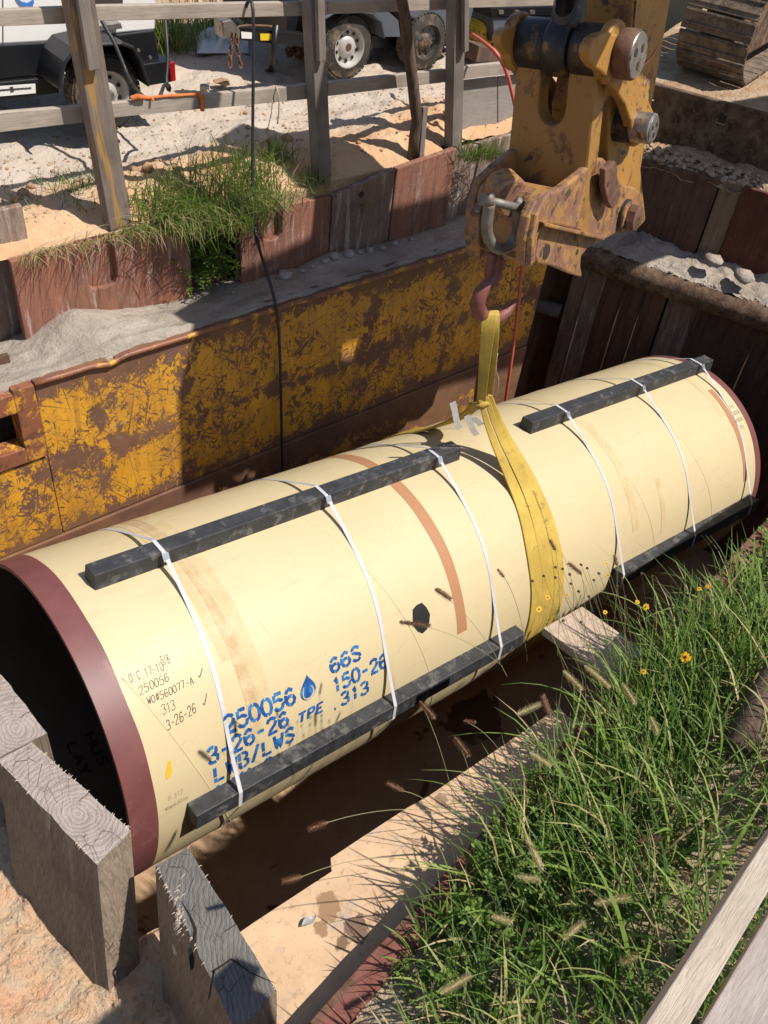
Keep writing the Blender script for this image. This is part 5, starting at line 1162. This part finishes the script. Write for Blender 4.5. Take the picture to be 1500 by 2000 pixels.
while cnt < 5600:
    x = .75 + 4.6 * rnd.random() ** 1.15; d = rnd.random() ** 1.3 * 1.25; y = yedge(x) - .10 - d
    if rnd.random() > dens(x, y, d) + (.25 if d < .25 and x > 1.3 else 0): continue
    cnt += 1; az = rnd.gauss(2.0, 1.25); L = rnd.uniform(.10, .36) * (1.0 + .3 * (x > 1.4)) * (.55 if x > 3.1 else 1); big = rnd.random()
    if big < .10 and 1.3 < x < 3.0: L = rnd.uniform(.34, .56)
    mb = g2 if rnd.random() < .55 else g1
    if rnd.random() < .13: mb = g3
    blade(mb, V(x, y, gz(x, y) - .01), az, L, rnd.choice((rnd.uniform(.003, .006), rnd.uniform(.006, .010), rnd.uniform(.008, .014))) * (1.3 if big < .10 else 1), rnd.uniform(.05, .75), rnd.uniform(.4, 1.7), 5, rnd.uniform(-.003, .003))
# tall clump near the middle and blades leaning over the pit
for k in range(420):
    x = rnd.gauss(2.35, .33); y = yedge(x) - .1 - abs(rnd.gauss(0, .16)); mb = g1 if rnd.random() < .6 else g2
    blade(mb, V(x, y, gz(x, y)), rnd.gauss(1.9, .9), rnd.uniform(.24, .46), rnd.uniform(.006, .013), rnd.uniform(0, .5), rnd.uniform(.3, 1.3), 7, rnd.uniform(-.005, .005))
for k in range(26):
    x = rnd.uniform(1.3, 3.0); y = yedge(x) - .12
    blade(g1, V(x, y, gz(x, y)), rnd.gauss(2.3, .4), rnd.uniform(.35, .7), rnd.uniform(.004, .008), rnd.uniform(.5, 1.0), rnd.uniform(.6, 1.5), 9, rnd.uniform(-.006, .006))
g4 = MB()
for k in range(330):
    x = rnd.choice((rnd.gauss(2.3, .45), rnd.uniform(1.5, 3.4), rnd.uniform(1.3, 2.4))); y = yedge(x) - .14 - abs(rnd.gauss(0, .38)); L = rnd.uniform(.18, .36)
    blade(g4, V(x, y, gz(x, y)), rnd.gauss(2.2, 1.0), L, rnd.uniform(.008, .015), rnd.uniform(.15, .7), rnd.uniform(.8, 1.9), 9, rnd.uniform(-.004, .004))
tag(obj('grass', g4, m_broad, normals=False, at=V(2.5, .5, -.5)), 'broad pale green arching blades standing above the near grass', 'grass', kind='stuff')
tag(obj('grass', g1, m_grass, normals=False, at=V(2.5, .5, -.5)), 'long bright green grass on the near bank leaning over the pit edge', 'grass', kind='stuff')
tag(obj('grass', g2, m_grassd, normals=False, at=V(2.5, .5, -.5)), 'dense dark green grass tangled on the near bank', 'grass', kind='stuff')
tag(obj('dry_grass', g3, m_dry, normals=False, at=V(2.5, .5, -.5)), 'dry straw coloured blades mixed in the near grass', 'dry grass', kind='stuff')
for k in range(430):
    r = rnd.random()
    if r < .22: x = rnd.gauss(1.5, .2)
    elif r < .7: x = rnd.uniform(2.7, 4.9)
    else: x = rnd.uniform(1.2, 4.5)
    y = yedge(x) - .10 - abs(rnd.gauss(0, .14 if x < 2.9 else .3)); 
    sprig(w1, V(x, y, gz(x, y)), rnd.gauss(2.0, 1.3), rnd.uniform(.08, .22), 8, rnd.uniform(.03, .055), .011, rnd.uniform(.1, .7), .6)
for k in range(190):
    x = rnd.uniform(.85, 1.9); y = yedge(x) - .12 - rnd.random() ** 1.5 * .5; sprig(w1, V(x, y, gz(x, y)), rnd.uniform(0, 6.3), rnd.uniform(.04, .09), 4, .022, .010, .9, .4)
tag(obj('weeds', w1, m_weed, normals=False, at=V(2.5, .5, -.5)), 'low leafy green weeds along the near rim of the pit', 'weeds', kind='stuff')
# fallen straw thatch
th = MB()
for k in range(900):
    x = .8 + 4.2 * rnd.random(); y = yedge(x) - .12 - rnd.random() * 1.1; a = rnd.uniform(0, 3.14); l = rnd.uniform(.04, .14); d = V(math.cos(a), math.sin(a), rnd.uniform(-.1, .25)); p = V(x, y, gz(x, y) + rnd.uniform(.004, .03))
    th.tube([p, p + d * l], .0012, 3, False)
tag(obj('thatch', th, m_dry, normals=False, at=V(2.5, .5, -.5)), 'fallen dry straw lying under the near grass', 'straw', kind='stuff')
# ---- far tufts and hanging plants
def tuft(pts, n, L, w, name, lab, mats, lean=(.1, .9), droop=(.4, 1.5), azc=None, zf=None):
    mbs = [MB() for _ in mats]
    for k in range(n):
        (px, py, Y), sx, sy = rnd.choice(pts); q = Zp(rnd.gauss(px, sx), rnd.gauss(py, sy), 0) if Y is None else Yp(rnd.gauss(px, sx), rnd.gauss(py, sy), Y)
        if Y is None: q.z = hfar(q.x, q.y) - .01
        az = rnd.uniform(0, 6.28) if azc is None else rnd.gauss(azc, .8); i = rnd.choices(range(len(mats)), [m[1] for m in mats])[0]
        blade(mbs[i], q, az, rnd.uniform(*L), rnd.uniform(*w), rnd.uniform(*lean), rnd.uniform(*droop), 5, rnd.uniform(-.004, .004))
    for mb, m in zip(mbs, mats):
        if mb.v: tag(obj(name, mb, m[0], normals=False, at=mb.v[0].copy()), lab if m is mats[0] else lab.replace('green', 'faded'), 'grass', kind='stuff')
N3 = [(m_grass, 7), (m_grassd, 2), (m_dry, 2)]
tuft([((430, 385, None), 55, 28), ((490, 355, None), 40, 22), ((350, 400, None), 45, 18), ((400, 415, None), 60, 8)], 2300, (.12, .32), (.004, .009), 'grass_tuft', 'large green grass clump spilling over the rusty sheets', [(m_broad, 4), (m_grass, 6), (m_grassd, 1), (m_dry, 1)], azc=-1.9)
tuft([((545, 312, None), 18, 8), ((615, 338, None), 15, 5)], 220, (.08, .2), (.004, .007), 'grass_tuft', 'small green tufts at the foot of the middle post', N3)
tuft([((130, 345, None), 35, 10), ((100, 385, None), 60, 15), ((165, 375, None), 25, 10)], 330, (.04, .13), (.003, .006), 'grass_tuft', 'thin green patch left of the ochre stained post', [(m_grassd, 5), (m_weed, 2), (m_dry, 3)])
tuft([((945, 285, None), 28, 6), ((970, 285, None), 25, 5), ((925, 285, None), 16, 4)], 430, (.08, .26), (.003, .006), 'grass_tuft', 'green tuft growing in front of the plywood boards', [(m_weed, 5), (m_grass, 5)], azc=-1.6)
tuft([((345, 85, None), 35, 6), ((315, 90, None), 16, 5), ((420, 60, None), 40, 6)], 700, (.15, .5), (.006, .012), 'grass_tuft', 'tall green weeds by the wire fence behind the white machine', [(m_grass, 5), (m_weed, 3), (m_dry, 1)])
tuft([((705, 402, 4.48), 3, 3)], 40, (.05, .13), (.003, .004), 'grass_tuft', 'little green tuft growing from the hole in the streaked sheet', N3, (.6, 1.6), (.8, 1.5), -1.6)
# hanging blades over sheet tops
hg, hd, hw = MB(), MB(), MB()
for k in range(900):
    x = rnd.choice((rnd.uniform(1.5, 2.5), rnd.uniform(2.3, 3.1), rnd.uniform(2.4, 3.0))); y = rnd.uniform(4.49, 4.56); dry = rnd.random() < (.55 if x < 2.4 else .35)
    blade(hd if dry else hg, V(x, y, -.07), rnd.gauss(-1.57, .6), rnd.uniform(.12, .42) * (1.0 if x > 2.2 else .75), rnd.uniform(.0025, .005), rnd.uniform(.7, 1.3), rnd.uniform(1.2, 2.0), 7, rnd.uniform(-.005, .005))
for k in range(90):
    x = rnd.gauss(2.62, .10); z = rnd.uniform(-.5, -.12); sprig(hw, V(x, 4.60, z), rnd.gauss(-1.57, .6), rnd.uniform(.12, .22), 8, rnd.uniform(.03, .05), .011, 1.2, 1.0)
tag(obj('hanging_grass', hg, m_grass, normals=False, at=V(2.5, 4.5, -.1)), 'green blades hanging down over the rusty sheet tops', 'grass', kind='stuff')
tag(obj('hanging_straw', hd, m_dry, normals=False, at=V(2.5, 4.5, -.1)), 'dry roots and straw hanging down the slotted sheet', 'straw', kind='stuff')
tag(obj('hanging_weed', hw, m_weed, normals=False, at=V(2.62, 4.6, -.6)), 'leafy green weed filling the recess between two rusty sheets', 'weed')
# ---- foxtails
m_foxb = m_leaf('foxtail_brown', (.26, .13, .09), (.36, .21, .13), None, .4); m_foxy = m_leaf('foxtail_straw', (.58, .50, .26), (.72, .64, .38), None, .5)
m_stem = m_leaf('stem_green', (.13, .19, .06), (.25, .24, .11), None, .1)
def foxtail(hx, hy, tx, ty, bx_, by_, zh, lab, straw, Lr=1.0):
    a, b = Zp(hx, hy, zh), Zp(tx, ty, zh + .01); base = Zp(bx_, by_, -.35); base.z = gz(base.x, min(base.y, yedge(base.x) - .12)) if base.y < yedge(base.x) else -.45
    r = thing('foxtail', base, lab, 'foxtail grass', 'foxtail seed heads over the near bank')
    mid = (base + a) / 2 + V(0, 0, .10); P = [base * (1 - t) ** 2 + mid * 2 * t * (1 - t) + a * t * t for t in [k / 8 for k in range(9)]]
    obj('stem', MB().tube(P, .0011, 4, False), m_stem, r)
    mb = MB(); t = (b - a).normalized(); L = (b - a).length; s = t.cross(V(0, 0, 1)).normalized(); u = s.cross(t); n = int(420 * max(.5, L / .06))
    rad = min(.0105, L * .17); mb.tube([a, a + t * L * .3, a + t * L * .8, b], [rad * .3, rad * .5, rad * .4, rad * .12], 6)
    for k in range(n):
        q = rnd.random(); g = rnd.uniform(0, 6.28); o = s * math.cos(g) + u * math.sin(g); rr = rad * (1.0 - .55 * abs(q - .4) ** 1.3)
        p = a + t * L * q + o * rr * .4; e = p + (o + t * .8).normalized() * rr * rnd.uniform(.9, 1.9); w = t.cross(o) * .0008
        mb.add([p - w, p + w, e], [(0, 1, 2)])
    obj('seed_spike', mb, m_foxy if straw else m_foxb, r, normals=False)
B_, S_ = 0, 1
FX = [(820, 1370, 847, 1400, 900, 1560, B_, 'brown foxtail standing out over the dark pit, nearest the lower bar'), (905, 1408, 928, 1411, 1010, 1480, B_, 'short brown foxtail over the pit right of the tallest one'),
 (888, 1440, 915, 1475, 940, 1560, B_, 'brown foxtail tilted over the pit below the short one'), (640, 1606, 604, 1620, 880, 1560, B_, 'brown foxtail on a long stem reaching far left over the shadow'),
 (590, 1712, 552, 1722, 800, 1650, B_, 'lowest brown foxtail reaching left above the wet stain'), (788, 1545, 757, 1530, 900, 1600, B_, 'brown foxtail against the shadow edge on the pit floor'),
 (1010, 1395, 1055, 1375, 1110, 1500, S_, 'pale foxtail in the middle of the tall green clump'), (1142, 1300, 1190, 1340, 1150, 1520, S_, 'long pale foxtail arching right below the yellow flowers'),
 (1215, 1335, 1240, 1372, 1190, 1540, S_, 'pale foxtail beside the arching one, pointing down right'), (1100, 1310, 1136, 1345, 1080, 1500, S_, 'pale brownish foxtail left of the arching one'),
 (1270, 1400, 1285, 1432, 1240, 1560, S_, 'pale foxtail hanging in the dark grass below the flower'), (1060, 1700, 1030, 1640, 1100, 1760, S_, 'pinkish foxtail lying across the middle of the near grass'),
 (1035, 1470, 1075, 1495, 1120, 1560, S_, 'straw foxtail leaning over the bare board below the pipe'), (1160, 1765, 1232, 1752, 1330, 1760, S_, 'long straw foxtail pointing at the near wooden rail'),
 (1250, 1862, 1215, 1880, 1320, 1850, S_, 'fat pale foxtail lowest beside the near wooden rail'), (1345, 1728, 1330, 1700, 1350, 1800, B_, 'thin brown foxtail near the scuffed wooden rail'),
 (1250, 1640, 1290, 1635, 1270, 1760, B_, 'blurred brown foxtail in the right part of the grass'), (1010, 1712, 1055, 1718, 950, 1800, S_, 'tan foxtail curved over the low leafy weeds'),
 (860, 1940, 920, 1905, 1000, 1870, S_, 'long tan foxtail near the bottom over bare soil'), (960, 1790, 1000, 1800, 1050, 1850, S_, 'tan foxtail below the curved one'),
 (1100, 1835, 1140, 1800, 1060, 1900, S_, 'tan foxtail crossing dark blades near the bottom'), (850, 1150, 880, 1170, 1000, 1290, B_, 'slim brown foxtail in front of the cream pipe wall'),
 (985, 1128, 972, 1112, 1040, 1260, B_, 'slim brown foxtail in front of the left sling band'), (1085, 1075, 1075, 1055, 1100, 1250, B_, 'small brown foxtail in front of the right sling band'),
 (1205, 1105, 1200, 1085, 1200, 1260, B_, 'upright brown foxtail against the second lower bar'), (1135, 1120, 1110, 1100, 1150, 1260, B_, 'reddish foxtail right of the sling below the seed buds'),
 (780, 1215, 840, 1222, 990, 1270, B_, 'horizontal thin foxtail below the black patch'), (1075, 1400, 1060, 1360, 1100, 1480, B_, 'narrow brown foxtail rising from the tall clump')]
for hx, hy, tx, ty, bx_, by_, k, lab in FX:
    foxtail(hx, hy, tx, ty, bx_, by_, -.12 if hy > 1300 else -.02, lab, k)
# ---- yellow flowers and seed buds
m_pet = m_leaf('yellow_petal', (.75, .36, .008), (.80, .44, .012), None, .3); m_eye = m_plain('flower_eye', (.16, .03, .015), .8)
def flower(px, py, z, R, lab, nrm=None):
    c = Zp(px, py, z); b = V(c.x + .03, min(c.y - .05, yedge(c.x) - .12), 0); b.z = gz(b.x, b.y); r = thing('flower', b, lab, 'flower', 'yellow wild flowers on the near bank')
    obj('stem', MB().tube([b, (b + c) / 2 + V(.01, .01, .04), c], .001, 4, False), m_stem, r)
    n = (nrm or (CAM - c)).normalized(); n = (n + V(rnd.uniform(-.4, .4), rnd.uniform(-.4, .4), .5)).normalized(); s = n.cross(V(0, 1, 0)).normalized(); u = n.cross(s); mb = MB()
    for k in range(8):
        a = k * math.pi / 4 + rnd.uniform(-.1, .1); d = s * math.cos(a) + u * math.sin(a); q = n.cross(d); L = R * rnd.uniform(.85, 1.1)
        mb.add([c, c + d * L * .5 + q * L * .26, c + d * L * .95 + q * L * .22, c + d * L + n * L * .05, c + d * L * .95 - q * L * .22, c + d * L * .5 - q * L * .26], [(0, 1, 2, 3, 4, 5)])
    obj('petals', mb, m_pet, r, normals=False); obj('centre', MB().rock(c + n * .002, R * .26, k, (1, 1, .8)), m_eye, r, True)
for px, py, z, R, lab in ((1339, 1284, -.1, .021, 'single bright yellow flower with a dark eye in the shaded grass'), (1257, 1312, -.12, .014, 'half closed yellow flower with a dark red eye left of the bright one'), (1053, 1190, -.05, .015, 'yellow flower lowest in front of the sling bands'),
    (1070, 1167, -.05, .013, 'yellow flower just above the lowest one by the sling'), (1185, 1101, 0, .010, 'tiny orange flower at the top of the dry stalks'), (1188, 1124, 0, .009, 'tiny yellow flower just under the topmost one'),
    (1108, 1162, -.03, .010, 'small orange flower right of the sling'), (1182, 1196, -.05, .011, 'yellow flower in the middle of the dark seed stalks'), (1262, 1185, -.05, .016, 'yellow flower in the right hand cluster, its largest'), (1245, 1176, -.05, .012, 'yellow flower left in the right hand cluster'),
    (1366, 1150, -.05, .012, 'left of the two yellow flowers among the light green weeds'), (1382, 1145, -.05, .010, 'right of the two yellow flowers among the light green weeds'),
    ):
    flower(px, py, z, R * (.75 if R < .02 else 1), lab)
m_bud = m_plain('dark_seed_bud', (.075, .03, .022), .8, 0, .4, 90, .2)
for k, (px, py) in enumerate(((1135, 1103), (1147, 1110), (1113, 1122), (1134, 1120), (1085, 1108), (1099, 1111), (1062, 1125), (1040, 1135), (1115, 1140), (1130, 1155), (1170, 1120), (1160, 1133), (1085, 1128), (1205, 1145), (1215, 1130), (1150, 1165), (1100, 1212), (1101, 1201), (1135, 1215), (1253, 1120), (1274, 1125), (1220, 1165))):
    c = Zp(px, py, -.02); b = V(c.x + rnd.uniform(-.05, .1), 0, 0); b.y = yedge(b.x) - .12; b.z = gz(b.x, b.y); r = thing('seed_bud', b, 'dark dry seed bud on a thin stalk in front of the pipe and sling', 'seed bud', 'dry seed buds on thin stalks')
    obj('stem', MB().tube([b, (b * .4 + c * .6) + V(rnd.uniform(-.02, .02), .01, .02), c], .0008, 3, False), m_stem, r); obj('bud', MB().rock(c, .006, k), m_bud, r, True)
lg = [Zp(1530, 1300, -.15), Zp(1438, 1465, -.2)]; tag(obj('log', MB().tube([lg[0], (lg[0] + lg[1]) / 2 + V(0, 0, .01), lg[1]], [.06, .055, .05], 12), m_stake, smooth=True), 'dark rotten log end in the grass at the right edge', 'log')
